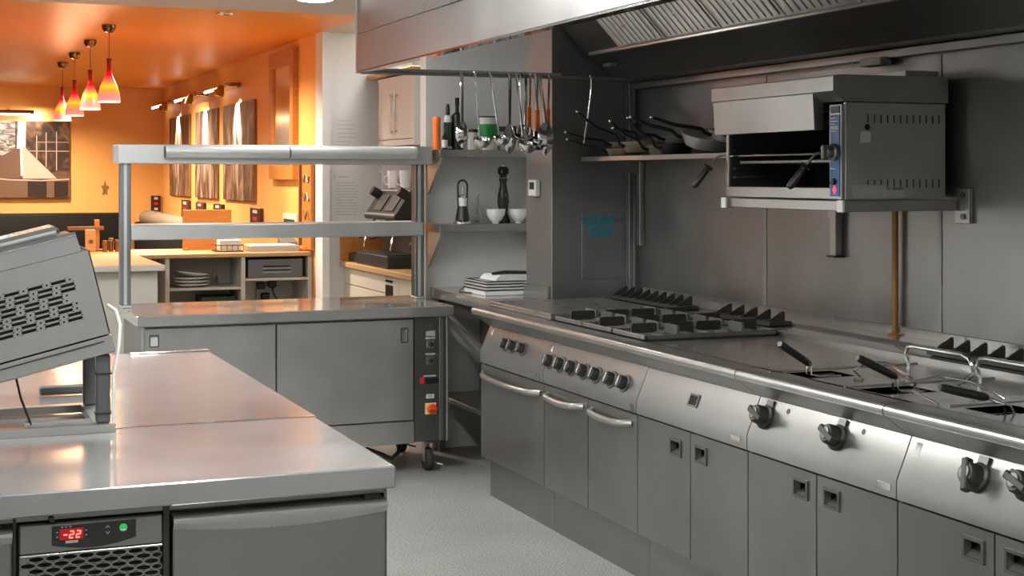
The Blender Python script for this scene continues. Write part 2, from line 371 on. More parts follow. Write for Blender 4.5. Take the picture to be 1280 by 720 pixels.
# ================================================================== SETTING
CZ = 2.55
XW = 3.43
struct('floor', MB().box(-2.6, 3.6, -1.7, 10.0, -0.05, 0.0), M['floor'])
struct('floor_lounge', MB().box(-5.0, 2.75, 10.0, 17.4, -0.05, 0.0), M['dark_floor'])
struct('ceiling', MB().box(-2.6, 3.6, -1.7, 8.86, CZ, CZ + 0.05).box(2.569, 3.6, 8.86, 10.12, CZ, CZ + 0.05), M['ceil_paint'])
struct('ceiling_lounge', MB().box(-5.0, 2.569, 8.86, 17.4, CZ, CZ + 0.05), M['orange_ceil'])
struct('wall_back', MB().box(-2.6, 3.6, -1.75, -1.65, 0, CZ), M['white_paint'])
struct('wall_left', MB().box(-2.65, -2.55, -1.7, 8.86, 0, CZ), M['white_paint'])
wr = struct('wall_right', MB().box(XW, XW + 0.12, -1.7, 10.1, 0, CZ), M['white_paint'])
for (a, b) in ((6.85, 5.585), (5.58, 4.395), (4.39, 3.205), (3.2, 2.0), (1.995, 0.8)):
    struct('cladding_panel', MB().box(XW - 0.006, XW, b, a, 0.0, 2.2, 0.002), M['clad'], wr)
for y in (5.5825, 4.3925, 3.2025):
    struct('cover_strip', MB().box(XW - 0.010, XW - 0.006, y - 0.012, y + 0.012, 0.0, 2.2, 0.0015), M['clad_col'], wr)
# steel-clad column at the far end of the cookline
wc = struct('wall_column', MB().box(2.963, XW, 6.856, 7.19, 0, CZ), M['white_paint'])
struct('cladding_panel', MB().box(2.957, XW - 0.055, 6.85, 6.856, 0.0, CZ, 0.0015), M['clad_col'], wc)
struct('cladding_panel', MB().box(2.957, 2.963, 6.856, 7.19, 0.0, CZ, 0.0015), M['clad_col'], wc)
struct('corner_post', MB().box(XW - 0.05, XW - 0.028, 6.83, 6.853, 0.0, 2.04, 0.002), M['clad_col'], wc)
struct('access_panel', MB().box(3.121, 3.36, 6.846, 6.85, 1.03, 1.37, 0.001), M['clad_col'], wc)
struct('wall_niche', MB().box(2.672, XW, 8.0, 8.1, 0, CZ), M['niche_shade_paint'])
struct('wall_divider', MB().box(-2.6, 0.36, 8.80, 8.90, 0, CZ), M['white_paint'])
struct('wall_coffee', MB().box(3.24, XW, 8.1, 10.0, 0, CZ), M['white_paint'])
struct('wall_pier', MB().box(2.569, 3.45, 10.0, 10.12, 0, CZ).box(2.569, 2.62, 9.93, 10.0, 0, CZ), M['white_paint'])
struct('wall_lounge_right', MB().box(2.569, 2.69, 10.12, 17.4, 0, CZ), M['orange'])
struct('wall_lounge_back', MB().box(-5.0, 2.69, 17.16, 17.3, 0, CZ), M['orange'])
struct('wall_lounge_left', MB().box(-5.1, -5.0, 8.8, 17.3, 0, CZ), M['orange'])
struct('wall_lounge_front', MB().box(-5.0, -2.6, 8.76, 8.86, 0, CZ), M['orange'])

# ------------------------------------------------------------------ kitchen ceiling lights
def ceiling_panel(x, y, wx, wy, label):
    t = thing('ceiling_light', label, 'light', (x, y, CZ - 0.05), 'fluorescent panels on the kitchen ceiling')
    part('frame', MB().plate('z', CZ - 0.05, CZ - 0.001, x - wx / 2 - 0.03, x + wx / 2 + 0.03, y - wy / 2 - 0.03, y + wy / 2 + 0.03, [(x - wx / 2, x + wx / 2, y - wy / 2, y + wy / 2)]), M['label_white'], t)
    part('diffuser', MB().box(x - wx / 2, x + wx / 2, y - wy / 2, y + wy / 2, CZ - 0.04, CZ - 0.03), M['lamp_white'], t)
ceiling_panel(0.75, 2.6, 0.22, 1.4, 'long fluorescent ceiling panel over the near steel bench')
ceiling_panel(0.95, 5.6, 0.22, 1.4, 'long fluorescent ceiling panel between the bench and the pass')
ceiling_panel(1.1, 0.1, 0.22, 1.4, 'unseen long light panel added on the ceiling behind the viewer')  # out of view, added for room light and reflections
ceiling_panel(-0.5, 7.65, 0.30, 1.5, 'long fluorescent ceiling panel left of the pass')
ceiling_panel(-1.4, 4.2, 0.22, 1.4, 'unseen long light panel added on the ceiling by the left kitchen wall')  # another unseen panel, added for light and reflections in the steel
def dome(x, y, label):
    t = thing('dome_light', label, 'light', (x, y, CZ - 0.08), 'round dome ceiling lights')
    part('rim', MB().lathe([(0.15, 0.03), (0.16, 0.03), (0.16, 0.079), (0.15, 0.079)], (x, y, CZ - 0.08)), M['label_white'], t)
    part('diffuser', MB().lathe([(0.01, 0), (0.08, 0.008), (0.13, 0.03), (0.145, 0.05), (0.145, 0.07)], (x, y, CZ - 0.08)), M['dome_white'], t)
dome(1.93, 7.62, 'round white dome light at the top edge above the pass')
dome(3.0, 9.2, 'unseen round dome light added above the coffee counter')  # unseen dome, added to light the pier and coffee alcove

# ================================================================== COOKLINE
XD, XP = 2.528, 2.578
SL0 = Vector((2.524, 0, 0.703)); SL1 = Vector((2.576, 0, 0.826))
sdir = (SL1 - SL0).normalized(); SN = Vector((-sdir.z, 0, sdir.x))           # fascia normal
def on_fascia(y, z):
    k = (z - SL0.z) / (SL1.z - SL0.z); return SL0.lerp(SL1, k) + Vector((0, y, 0))
def pull(parent, y, z, w_=0.084, h_=0.062, x=XD):
    b_ = 0.009
    o = part('recess_pull', MB().plate('x', x - 0.005, x + 0.001, y - w_ / 2, y + w_ / 2, z - h_ / 2, z + h_ / 2, [(y - w_ / 2 + b_, y + w_ / 2 - b_, z - h_ / 2 + b_, z + h_ / 2 - b_)]), M['knobface'], parent)
    part('recess_back', MB().prism([(x + 0.040, z + h_ / 2 - b_), (x + 0.036, z), (x + 0.001, z - h_ / 2 + b_), (x + 0.042, z - h_ / 2 + b_), (x + 0.042, z + h_ / 2 - b_)], 'y', y - w_ / 2 + b_, y + w_ / 2 - b_), M['satin'], o)
    part('recess_roof', MB().box(x + 0.001, x + 0.042, y - w_ / 2 + b_, y + w_ / 2 - b_, z + h_ / 2 - b_, z + h_ / 2 - b_ + 0.002), M['knob'], o)
def door_x(parent, y0, y1, z0, z1, pullpos=None, mat='door'):
    holes = []
    if pullpos: py, pz = pullpos; holes = [(py - 0.033, py + 0.033, pz - 0.022, pz + 0.022)]
    if holes: mb = MB().plate('x', XD, XD + 0.02, y0, y1, z0, z1, holes)
    else: mb = MB().box(XD, XD + 0.02, y0, y1, z0, z1, 0.002)
    return part('door', mb, M[mat], parent)
def carcass(t, y0, y1, plinth=True):
    part('body', MB().box(XD + 0.045, 3.38, y0 + 0.001, y1 - 0.001, 0.2, 0.70), M['blackmatt'] if False else M['hood_in'], t)
    part('plinth', MB().box(XP, XP + 0.02, y0 + 0.001, y1 - 0.001, 0.0, 0.2, 0.001).box(XP + 0.02, 3.38, y1 - 0.02, y1 - 0.001, 0, 0.2), M['door'], t)
    prof = [(SL0.x, 0.652), (SL0.x, SL0.z), (SL1.x, SL1.z), (2.62, 0.835), (2.62, 0.652)]
    part('fascia', MB().prism(prof, 'y', y0 + 0.0025, y1 - 0.0025), M['panel'], t)
    part('side_panel', MB().prism([(2.535, 0.2), (2.535, 0.70), (2.58, 0.835), (3.38, 0.9), (3.38, 0.2)], 'y', y1 - 0.012, y1 - 0.0005), M['door'], t)
def nose(t, y0, y1):
    pr = [(2.566, 0.829)]
    pr += [(2.480, 0.889)]
    for k in range(7):
        a = math.radians(215 - k * 125 / 6); pr.append((2.496 + 0.019 * math.cos(a), 0.901 + 0.019 * math.sin(a)))
    pr += [(2.58, 0.920), (2.58, 0.829)]
    part('rolled_edge', MB().prism(pr, 'y', y0 + 0.0025, y1 - 0.0025), M['nose'], t, sharp=50)
def worktop(t, y0, y1, holes=(), x0=2.575, x1=3.17):
    part('worktop', MB().plate('z', 0.90, 0.92, x0, x1, y0 + 0.001, y1 - 0.001, holes), M['top'], t)
    part('back_ledge', MB().prism([(x1, 0.9), (x1, 0.935), (x1 + 0.02, 0.943), (x1 + 0.11, 0.943), (x1 + 0.125, 0.955), (3.40, 0.955), (3.40, 0.9)], 'y', y0 + 0.001, y1 - 0.001), M['top'], t)
    part('upstand', MB().box(3.405, 3.42, y0 + 0.001, y1 - 0.001, 0.90, 0.990, 0.002), M['top'], t)
def small_knob(t, y, z, r=0.032):
    c = on_fascia(y, z)
    k = part('knob', MB().lathe([(r * 0.75, 0.004), (r * 0.72, 0.03), (r * 0.62, 0.036), (0.002, 0.036)], c, 16, SN), M['knob'], t)
    part('bezel', MB().lathe([(r, 0.0), (r, 0.006), (r * 0.8, 0.008)], c, 16, SN), M['knobface'], k)
    up = sdir * 0.02; cc = c + SN * 0.034
    part('grip', MB().tube([cc - up, cc + up], 0.007, 6), M['knobface'], k)
def big_knob(t, y, z, turn):
    c = on_fascia(y, z)
    k = part('knob', MB().lathe([(0.040, 0.0), (0.040, 0.012), (0.032, 0.016), (0.030, 0.046), (0.026, 0.052), (0.002, 0.052)], c, 20, SN), M['knob'], t)
    yv = Vector((0, 1, 0)); d = (yv * math.cos(turn) + sdir * math.sin(turn))
    e = d.cross(SN).normalized(); cc = c + SN * 0.048
    g = MB().box(-0.050, 0.040, -0.011, 0.011, -0.010, 0.016, 0.004)
    g.xf(frame_M(cc, d, e)); part('grip', g, M['knob'], k)
    pl = MB().box(-0.020, 0.020, -0.012, 0.030, 0, 0.008, 0.001); pl.xf(frame_M(c + sdir * 0.028 , -yv, sdir)); part('index_plate', pl, M['knobface'], k)
    fc = MB().lathe([(0.018, 0.0), (0.018, 0.004), (0.001, 0.005)], c + SN * 0.052, 16, SN); part('knob_cap', fc, M['knobface'], k)
def bar_handle(parent, y0, y1, z, bow=0.035):
    pts = []; n = 14
    for i in range(n + 1):
        s_ = i / n; y = y0 + (y1 - y0) * s_
        e_ = min(s_, 1 - s_); off = bow * min(1, (e_ / 0.12)) ** 0.5 if e_ < 0.12 else bow
        pts.append((XD - off + 0.004 if e_ > 0 else XD + 0.004, y, z - 0.012 * math.sin(PI * s_)))
    part('handle', MB().tube(pts, 0.014, 10), M['satin'], parent)
def flue(t, ys, x0=3.13, x1=3.26, zb=0.945, h=0.055):
    part('flue_base', MB().box(x0 + 0.0, x1 + 0.02, min(ys) - 0.03, max(ys) + 0.03, zb - 0.003, zb + 0.014, 0.003), M['iron'], t)
    for y in ys:
        part('flue_fin', MB().prism([(x0, zb + 0.01), (x1, zb + 0.01), (x1, zb + h), (x1 - 0.006, zb + h + 0.004)], 'y', y - 0.004, y + 0.004), M['iron'], t)

U = [6.728, 5.944, 5.037, 4.23, 3.428, 2.626]
# --- far oven range with griddle plate
y1, y0 = U[0], U[1]
t = thing('oven_range', 'farthest steel oven range with a solid griddle plate and one long door handle', 'oven', (2.55, (y0 + y1) / 2, 0))
carcass(t, y0, y1); nose(t, y0, y1); worktop(t, y0, y1)
d = door_x(t, y0 + 0.004, y1 - 0.003, 0.197, 0.645); bar_handle(d, 5.985, 6.70, 0.60)
part('griddle_plate', MB().box(2.572, 3.16, y0 + 0.03, y1 - 0.02, 0.9205, 0.947, 0.004), M['griddle'], t)
part('griddle_rim', MB().box(2.566, 3.17, y0 + 0.022, y1 - 0.012, 0.9202, 0.932, 0.003), M['iron_worn'], t)
for y in (6.435, 6.345, 6.228): small_knob(t, y, 0.765)
part('hinge_clip', MB().box(2.512, 2.524, 5.975, 5.99, 0.655, 0.685, 0.001), M['chrome'], t)
part('name_tab', MB().box(-0.008, 0.008, -0.014, 0.014, 0, 0.003).xf(frame_M(on_fascia(6.66, 0.80), (0, -1, 0), sdir)), M['label_white'], t)
flue(t, [6.62 - i * 0.083 for i in range(9)], 3.175, 3.265, 0.950, 0.055)
# --- six burner range
y1, y0 = U[1], U[2]
t = thing('burner_range', 'steel six-burner gas range with black pan supports and two handled doors', 'stove', (2.55, (y0 + y1) / 2, 0))
carcass(t, y0, y1); nose(t, y0, y1); worktop(t, y0, y1)
ym = 5.486
d = door_x(t, ym + 0.003, y1 - 0.003, 0.197, 0.645); bar_handle(d, ym + 0.05, y1 - 0.04, 0.607)
d = door_x(t, y0 + 0.003, ym - 0.003, 0.197, 0.645); bar_handle(d, y0 + 0.05, ym - 0.04, 0.607)
for y in (5.90, 5.785, 5.665, 5.545, 5.425, 5.285, 5.17): small_knob(t, y, 0.747, 0.036)
part('hinge_clip', MB().box(2.512, 2.524, 5.06, 5.075, 0.655, 0.685, 0.001), M['chrome'], t)
part('name_tab', MB().box(-0.008, 0.008, -0.014, 0.014, 0, 0.003).xf(frame_M(on_fascia(5.93, 0.80), (0, -1, 0), sdir)), M['label_white'], t)
part('spill_tray', MB().box(2.585, 3.155, y0 + 0.03, y1 - 0.02, 0.9203, 0.926, 0.002), M['iron_worn'], t)
gw = (y1 - y0 - 0.04) / 3
for gi in range(3):
    ga = y0 + 0.02 + gi * gw + 0.004; gb = ga + gw - 0.008; gx0, gx1 = 2.575, 3.15; gm = (gx0 + gx1) / 2; gy = (ga + gb) / 2
    mb = MB()
    for (a, b_) in (((gx0, ga), (gx1, ga)), ((gx0, gb), (gx1, gb)), ((gx0, ga), (gx0, gb)), ((gx1, ga), (gx1, gb)), ((gm, ga), (gm, gb))):
        mb.box(min(a[0], b_[0]) - 0.007, max(a[0], b_[0]) + 0.007, min(a[1], b_[1]) - 0.007, max(a[1], b_[1]) + 0.007, 0.926, 0.944, 0.003)
    ps = part('pan_support', mb, M['iron_worn'], t)
    for bx_ in ((gx0 + gm) / 2, (gm + gx1) / 2):
        for (dx, dy, L_) in ((1, 0, 0.137), (-1, 0, 0.137), (0, 1, gw / 2 - 0.012), (0, -1, gw / 2 - 0.012)):
            c = Vector((bx_, gy, 0)); dv = Vector((dx, dy, 0)); sv = Vector((-dy, dx, 0)) * 0.005
            o = c + dv * L_; i_ = c + dv * 0.025
            pr = [(o, 0.93), (o, 0.970), (o - dv * 0.006, 0.976), (i_ + dv * 0.008, 0.976), (i_, 0.970), (i_, 0.944), (i_ + dv * 0.015, 0.938), (o - dv * 0.03, 0.938)]
            V = [tuple(p + sv + Vector((0, 0, z))) for p, z in pr] + [tuple(p - sv + Vector((0, 0, z))) for p, z in pr]; n = len(pr)
            part('finger', MB().add(V, [tuple(range(n)), tuple(range(2 * n - 1, n - 1, -1))] + [(k, (k + 1) % n, n + (k + 1) % n, n + k) for k in range(n)]), M['iron'] if dx else M['iron_worn'], ps)
        bn = part('burner', MB().lathe([(0.045, 0.926), (0.043, 0.933), (0.030, 0.936), (0.030, 0.943), (0.026, 0.946), (0.001, 0.946)], (bx_, gy, 0), 18), M['iron_worn'], t)
flue(t, [5.60 - i * 0.105 for i in range(5)], 3.175, 3.265, 0.950, 0.05)
# --- plain worktop unit
y1, y0 = U[2], U[3]
t = thing('worktop_cabinet', 'plain steel cabinet unit with clear worktop between burner range and fryers', 'cabinet', (2.55, (y0 + y1) / 2, 0))
carcass(t, y0, y1); nose(t, y0, y1); worktop(t, y0, y1)
ym = 4.622
d = door_x(t, ym + 0.003, y1 - 0.003, 0.197, 0.645, (4.73, 0.575)); pull(d, 4.73, 0.575)
d = door_x(t, y0 + 0.003, ym - 0.003, 0.197, 0.645, (4.545, 0.58)); pull(d, 4.545, 0.58)
c = on_fascia(4.628, 0.757)
pm = MB().plate('z', 0, 0.005, -0.033, 0.033, -0.024, 0.024, [(-0.026, 0.026, -0.017, 0.017)]).xf(frame_M(c, (0, -1, 0), sdir)); rp = part('recess_pull', pm, M['knobface'], t)
part('recess_back', MB().box(-0.026, 0.026, -0.017, 0.017, 0.0, 0.001).xf(frame_M(c, (0, -1, 0), sdir)), M['blackmatt'], rp)
part('maker_plate', MB().box(-0.03, 0.03, -0.008, 0.008, 0, 0.002).xf(frame_M(Vector((2.523, 4.30, 0.68)), (0, -1, 0), (0, 0, 1))), M['chrome'], t)
# --- fryers
def fryer(y1, y0, label, tanks, knobs, pulls, rail, fins):
    t = thing('deep_fryer', label, 'fryer', (2.55, (y0 + y1) / 2, 0), 'twin-tank deep fryers on the cookline')
    carcass(t, y0, y1); nose(t, y0, y1)
    worktop(t, y0, y1, [(a, b, c_, d_) for (a, b, c_, d_) in tanks])
    for (a, b, c_, d_) in tanks:
        tk = part('tank', MB().box(a, b, c_, d_, 0.845, 0.848).box(a - 0.002, a, c_, d_, 0.845, 0.9195).box(b, b + 0.002, c_, d_, 0.845, 0.9195).box(a, b, c_ - 0.002, c_, 0.845, 0.9195).box(a, b, d_, d_ + 0.002, 0.845, 0.9195), M['oil'], t)
        part('oil', MB().box(a + 0.001, b - 0.001, c_ + 0.001, d_ - 0.001, 0.849, 0.862), M['oil'], tk)
        part('drain_fold', MB().box(a - 0.02, 3.12, d_ + 0.035, d_ + 0.039, 0.9202, 0.924), M['nose'], t)
    ym = (y0 + y1) / 2
    for (ya, yb, p) in ((ym + 0.003, y1 - 0.003, pulls[0]), (y0 + 0.003, ym - 0.003, pulls[1])):
        d = door_x(t, ya, yb, 0.197, 0.645, p); pull(d, *p)
    for (ky, kz, turn) in knobs: big_knob(t, ky, kz, turn)
    for (ky, kz, turn) in knobs[:2]:
        part('pilot_hole', MB().lathe([(0.009, 0.0), (0.009, 0.001), (0.001, 0.0012)], on_fascia(ky - 0.105, kz + 0.035), 12, SN), M['black'], t)
    part('maker_plate', MB().box(-0.03, 0.03, -0.009, 0.009, 0, 0.002).xf(frame_M(Vector((2.5235, y0 + 0.055, 0.68)), (0, -1, 0), (0, 0, 1))), M['chrome'], t)
    part('rating_tab', MB().box(-0.012, 0.012, -0.02, 0.02, 0, 0.001).xf(frame_M(on_fascia(y1 - 0.045, 0.795), (0, -1, 0), sdir)), M['label_white'], t)
    for (ra, rb) in rail:
        pts = [(2.95, ra, 0.92), (2.95, ra, 0.955), (2.95, ra + 0.012, 0.98), (2.95, ra, 1.004), (2.95, ra - 0.03, 1.008), (2.95, rb + 0.05, 1.008), (2.95, rb + 0.018, 1.0), (2.95, rb + 0.004, 0.98), (2.95, rb, 0.955), (2.93, rb + 0.01, 0.935), (2.91, rb + 0.03, 0.922)]
        part('basket_rail', MB().tube(pts, 0.007, 8), M['chrome'], t)
    if fins: flue(t, fins, 3.175, 3.265, 0.950, 0.05)
    return t
fryer(U[3], U[4], 'steel fryer with two dark wells next to the plain worktop cabinet',
      [(2.565, 2.75, 3.945, 4.085), (2.585, 2.77, 3.565, 3.70)], [(4.152, 0.768, 0.3), (3.747, 0.768, 0.35)], [(3.916, 0.586), (3.748, 0.587)], [(3.946, 3.63)], [4.12 - i * 0.086 for i in range(6)])
fryer(U[4], U[5], 'steel fryer nearest the viewer cut by the right edge',
      [(2.64, 2.80, 3.15, 3.285), (2.60, 2.79, 2.75, 2.89)], [(3.113, 0.768, 1.2), (2.935, 0.78, 0.3)], [(3.108, 0.587), (2.945, 0.59)], [(3.60, 3.28)], None)
# third unseen-edge unit keeps the run going past the frame
t = thing('prep_cabinet', 'last steel prep cabinet at the near end of the cookline', 'cabinet', (2.55, 2.2, 0))
carcass(t, 1.8, U[5]); nose(t, 1.8, U[5]); worktop(t, 1.8, U[5]); door_x(t, 1.805, U[5] - 0.005, 0.197, 0.645)

# --- fryer baskets: only grip and hook frame stand out of the wells
def basket(label, base, grip0, grip1, drop, toe, xr, yr):
    t = thing('fryer_basket', label, 'basket', base, 'fryer baskets')
    g0, g1, dr, te = map(Vector, (grip0, grip1, drop, toe))
    part('grip', MB().tube([g0, g0.lerp(g1, 0.1), g0.lerp(g1, 0.9), g1], [0.009, 0.012, 0.012, 0.009], 10), M['black'], t)
    s_ = Vector((0, 0.012, 0))
    for sg in (1, -1):
        part('handle_wire', MB().tube([g1, g1 + (dr - g1) * 0.15 + s_ * sg, dr + s_ * sg, dr + Vector((0.02, 0, -0.005)) + s_ * sg, te + s_ * sg * 1.6], 0.0035, 6), M['chrome'], t)
    x0_, x1_ = xr; ya, yb = yr
    mb = MB()
    for z in (0.90, 0.885): mb.tube([(x0_, ya, z), (x1_, ya, z), (x1_, yb, z), (x0_, yb, z)], 0.002, 5, True)
    for i in range(9):
        xx = x0_ + (x1_ - x0_) * i / 8; mb.tube([(xx, ya, 0.90), (xx, ya, 0.866), (xx, yb, 0.866), (xx, yb, 0.90)], 0.0012, 4)
    for i in range(6):
        yy = ya + (yb - ya) * i / 5; mb.tube([(x0_, yy, 0.90), (x0_, yy, 0.866), (x1_, yy, 0.866), (x1_, yy, 0.90)], 0.0012, 4)
    part('mesh', mb, M['hood_in'], t)
basket('black-gripped wire basket in the farthest fryer well', (2.66, 4.01, 0.85), (2.48, 3.96, 1.031), (2.615, 4.0, 0.958), (2.613, 4.0, 0.925), (2.733, 4.02, 0.915), (2.575, 2.74, ), (3.955, 4.075))
basket('black-gripped wire basket in the middle fryer well', (2.68, 3.63, 0.85), (2.53, 3.621, 1.0245), (2.66, 3.615, 0.963), (2.659, 3.618, 0.925), (2.767, 3.63, 0.915), (2.595, 2.76), (3.575, 3.69))
basket('black-gripped wire basket lying lowest in the near fryer well', (2.72, 3.2, 0.85), (2.5, 3.208, 0.994), (2.635, 3.185, 0.963), (2.66, 3.16, 0.950), (2.70, 3.17, 0.915), (2.65, 2.79), (3.16, 3.275))
def wire_hook(label, pts):
    solo('wire_hook', MB().tube(pts, 0.004, 7), M['chrome'], label, 'hook', pts[0], 'loose chrome hooks on the fryer tops')
wire_hook('bent chrome wire hook standing behind the middle fryer well', [(2.715, 3.86, 0.922), (2.735, 3.93, 0.938), (2.76, 3.965, 0.935), (2.85, 4.02, 0.952), (2.90, 3.98, 0.948), (2.88, 3.86, 0.926), (2.86, 3.80, 0.9225)])
def arc(c, a, b, n=12, a0=0, a1=2 * PI):
    return [Vector(c) + Vector(a) * math.cos(a0 + (a1 - a0) * i / n) + Vector(b) * math.sin(a0 + (a1 - a0) * i / n) for i in range(n + 1)]
wire_hook('looped chrome wire hook leaning beside the near fryer basket', [(2.60, 3.34, 0.923), (2.56, 3.40, 0.955), (2.60, 3.44, 0.975), (2.68, 3.44, 0.985), (2.76, 3.41, 0.97), (2.82, 3.38, 0.94), (2.84, 3.36, 0.9235)])

# ================================================================== EXTRACTION HOOD
HZ = 2.045
HX0, HY1, HY0 = 1.90, 6.72, 1.2
t = thing('extraction_hood', 'large stainless steel extraction hood hanging over the cookline', 'hood', (2.6, 4.0, HZ))
part('front_skirt', MB().box(HX0, HX0 + 0.02, HY0, HY1, HZ, HZ + 0.172, 0.003), M['hood'], t)
part('front_panel', MB().box(HX0 + 0.004, HX0 + 0.024, HY0, HY1, HZ + 0.176, CZ, 0.002), M['hood'], t)
part('lip', MB().prism([(HX0 + 0.001, HZ), (HX0 + 0.001, HZ - 0.006), (HX0 + 0.05, HZ - 0.006), (HX0 + 0.05, HZ + 0.02), (HX0 + 0.046, HZ + 0.02), (HX0 + 0.046, HZ)], 'y', HY0, HY1 - 0.02), M['chrome'], t)
part('corner_angle', MB().box(HX0, HX0 + 0.05, HY1, HY1 + 0.012, HZ, CZ, 0.003), M['hood'], t)
part('end_rim', MB().box(HX0, 2.952, HY1 - 0.003, HY1 + 0.012, HZ - 0.008, HZ + 0.018, 0.002), M['gantry'], t)
part('end_rail', MB().tube([(HX0 + 0.02, HY1 - 0.012, HZ - 0.004), (XW - 0.06, HY1 - 0.012, HZ - 0.004)], 0.009, 8), M['satin'], t)
part('end_skirt', MB().box(HX0, XW - 0.01, HY0 - 0.02, HY0, HZ, CZ, 0.003), M['hood'], t)
pl = [(XW - 0.012, 2.03), (3.30, 2.04), (3.178, 2.154), (3.134, 2.166), (2.90, 2.41), (2.90, CZ), (XW - 0.012, CZ)]
part('plenum', MB().prism(pl, 'y', HY0, HY1 + 0.11), M['hood_in'], t)
part('gutter_edge', MB().box(3.122, 3.140, HY0, HY1 + 0.05, 2.158, 2.178, 0.003), M['nose'], t)
part('wall_channel', MB().box(3.385, XW - 0.007, HY0, HY1 + 0.10, 1.995, 2.03, 0.004), M['clad'], t)
part('light_housing', MB().box(3.36, 3.41, 4.66, 4.80, 1.972, 2.005, 0.004), M['label_grey'], t)
part('end_plate', MB().box(3.17, 3.205, HY1 - 0.10, HY1 - 0.02, 2.10, 2.115, 0.002), M['nose'], t)
fd = Vector((2.90 - 3.134, 0, 2.41 - 2.166)).normalized(); fn = Vector((-fd.z, 0, fd.x))
fi = 0
fnames = ['grease filter farthest along the hood', 'second grease filter from the far end of the hood', 'third grease filter from the far end of the hood', 'fourth grease filter from the far end of the hood', 'fifth grease filter from the far end of the hood', 'sixth grease filter from the far end of the hood', 'grease filter nearest the viewer in the hood']
fy = 6.40
while fi < 7:
    ya, yb = fy, fy - 0.49
    f = thing('grease_filter', fnames[fi] + ', slatted steel', 'filter', (3.02, (ya + yb) / 2, 2.28), 'slatted grease filters in the hood')
    o0 = Vector((3.134, 0, 2.166)) + fd * 0.02
    FM = frame_M(o0 + Vector((0, ya, 0)), (0, -1, 0), fd)         # local x towards viewer, y up the slope, z out of slope
    L_ = 0.30; W_ = ya - yb - 0.006
    sgn = 1 if (FM.to_3x3() @ Vector((0, 0, 1))).dot(fn) > 0 else -1
    part('frame', MB().plate('z', 0, sgn * 0.012, 0, W_, 0, L_, [(0.018, W_ - 0.018, 0.015, L_ - 0.015)]).xf(FM), M['filter'], f)
    part('backing', MB().box(0.018, W_ - 0.018, 0.015, L_ - 0.015, sgn * 0.001, sgn * 0.003).xf(FM), M['blackmatt'], f)
    ns = 9; pitch = (W_ - 0.036) / ns
    for k in range(ns):
        xa = 0.018 + k * pitch
        part('slat', MB().prism([(xa + 0.002, sgn * 0.006), (xa + pitch - 0.012, sgn * 0.006), (xa + pitch - 0.012, sgn * 0.014), (xa + pitch - 0.018, sgn * 0.018), (xa + 0.006, sgn * 0.018), (xa + 0.002, sgn * 0.014)], 'y', 0.012, L_ - 0.012).xf(FM), M['filter'], f)
    part('catch', MB().tube([FM @ Vector((W_ / 2 - 0.01, 0.15, sgn * 0.02)), FM @ Vector((W_ / 2, 0.12, sgn * 0.034)), FM @ Vector((W_ / 2 + 0.02, 0.125, sgn * 0.03))], 0.003, 5), M['chrome'], f)
    fy -= 0.495; fi += 1

# ================================================================== SALAMANDER GRILL
t = thing('salamander_grill', 'steel salamander grill with blue control strip fixed high on the steel wall', 'grill', (3.15, 4.72, 1.47))
SY0, SY1 = 4.30, 5.10
part('lid', MB().prism([(2.90, 1.845), (2.90, 1.895), (2.93, 1.902), (3.38, 1.902), (3.38, 1.81), (2.945, 1.81)], 'y', SY0 - 0.008, SY1 + 0.03), M['panel'], t)
part('hood_front', MB().prism([(2.912, 1.715), (2.905, 1.842), (2.95, 1.842), (2.95, 1.715)], 'y', 4.425, SY1 + 0.025), M['panel'], t)
part('flue_box', MB().box(3.22, 3.36, SY0 + 0.02, 4.55, 1.903, 1.925, 0.002), M['panel'], t)
part('side_panel', MB().box(2.955, 3.375, SY0, SY0 + 0.012, 1.47, 1.808, 0.002), M['pass'], t)
part('side_panel', MB().box(2.955, 3.375, SY1 - 0.012, SY1, 1.47, 1.808, 0.002), M['door'], t)
part('back_panel', MB().box(3.36, 3.378, SY0 + 0.012, SY1 - 0.012, 1.47, 1.808), M['blackmatt'], t)
part('cavity_top', MB().box(2.96, 3.36, SY0 + 0.10, SY1 - 0.012, 1.735, 1.75), M['blackmatt'], t)
part('cavity_floor', MB().box(2.96, 3.36, SY0 + 0.10, SY1 - 0.012, 1.50, 1.512), M['blackmatt'], t)
part('cavity_side', MB().box(2.962, 3.36, SY0 + 0.075, SY0 + 0.085, 1.50, 1.75), M['blackmatt'], t)
part('front_bar', MB().box(2.948, 2.965, SY0 + 0.078, SY1, 1.472, 1.512, 0.002), M['panel'], t)
part('front_post', MB().box(2.948, 2.965, SY1 - 0.02, SY1, 1.512, 1.74, 0.002), M['panel'], t)
for k in range(4):
    part('shelf_runner', MB().box(2.975, 3.3, SY1 - 0.03, SY1 - 0.013, 1.545 + k * 0.035, 1.551 + k * 0.035), M['iron_worn'], t)
part('drip_tray', MB().box(2.975, 3.3, SY0 + 0.10, SY1 - 0.06, 1.60, 1.612, 0.002), M['iron_worn'], t)
mb = MB(); mb.tube([(2.955, SY0 + 0.105, 1.632), (2.955, SY1 - 0.025, 1.632)], 0.005, 6)
for k in range(26):
    yy = SY0 + 0.115 + k * 0.0255; mb.tube([(2.955, yy, 1.634), (3.3, yy, 1.634)], 0.0028, 5)
part('wire_grid', mb, M['chrome'], t)
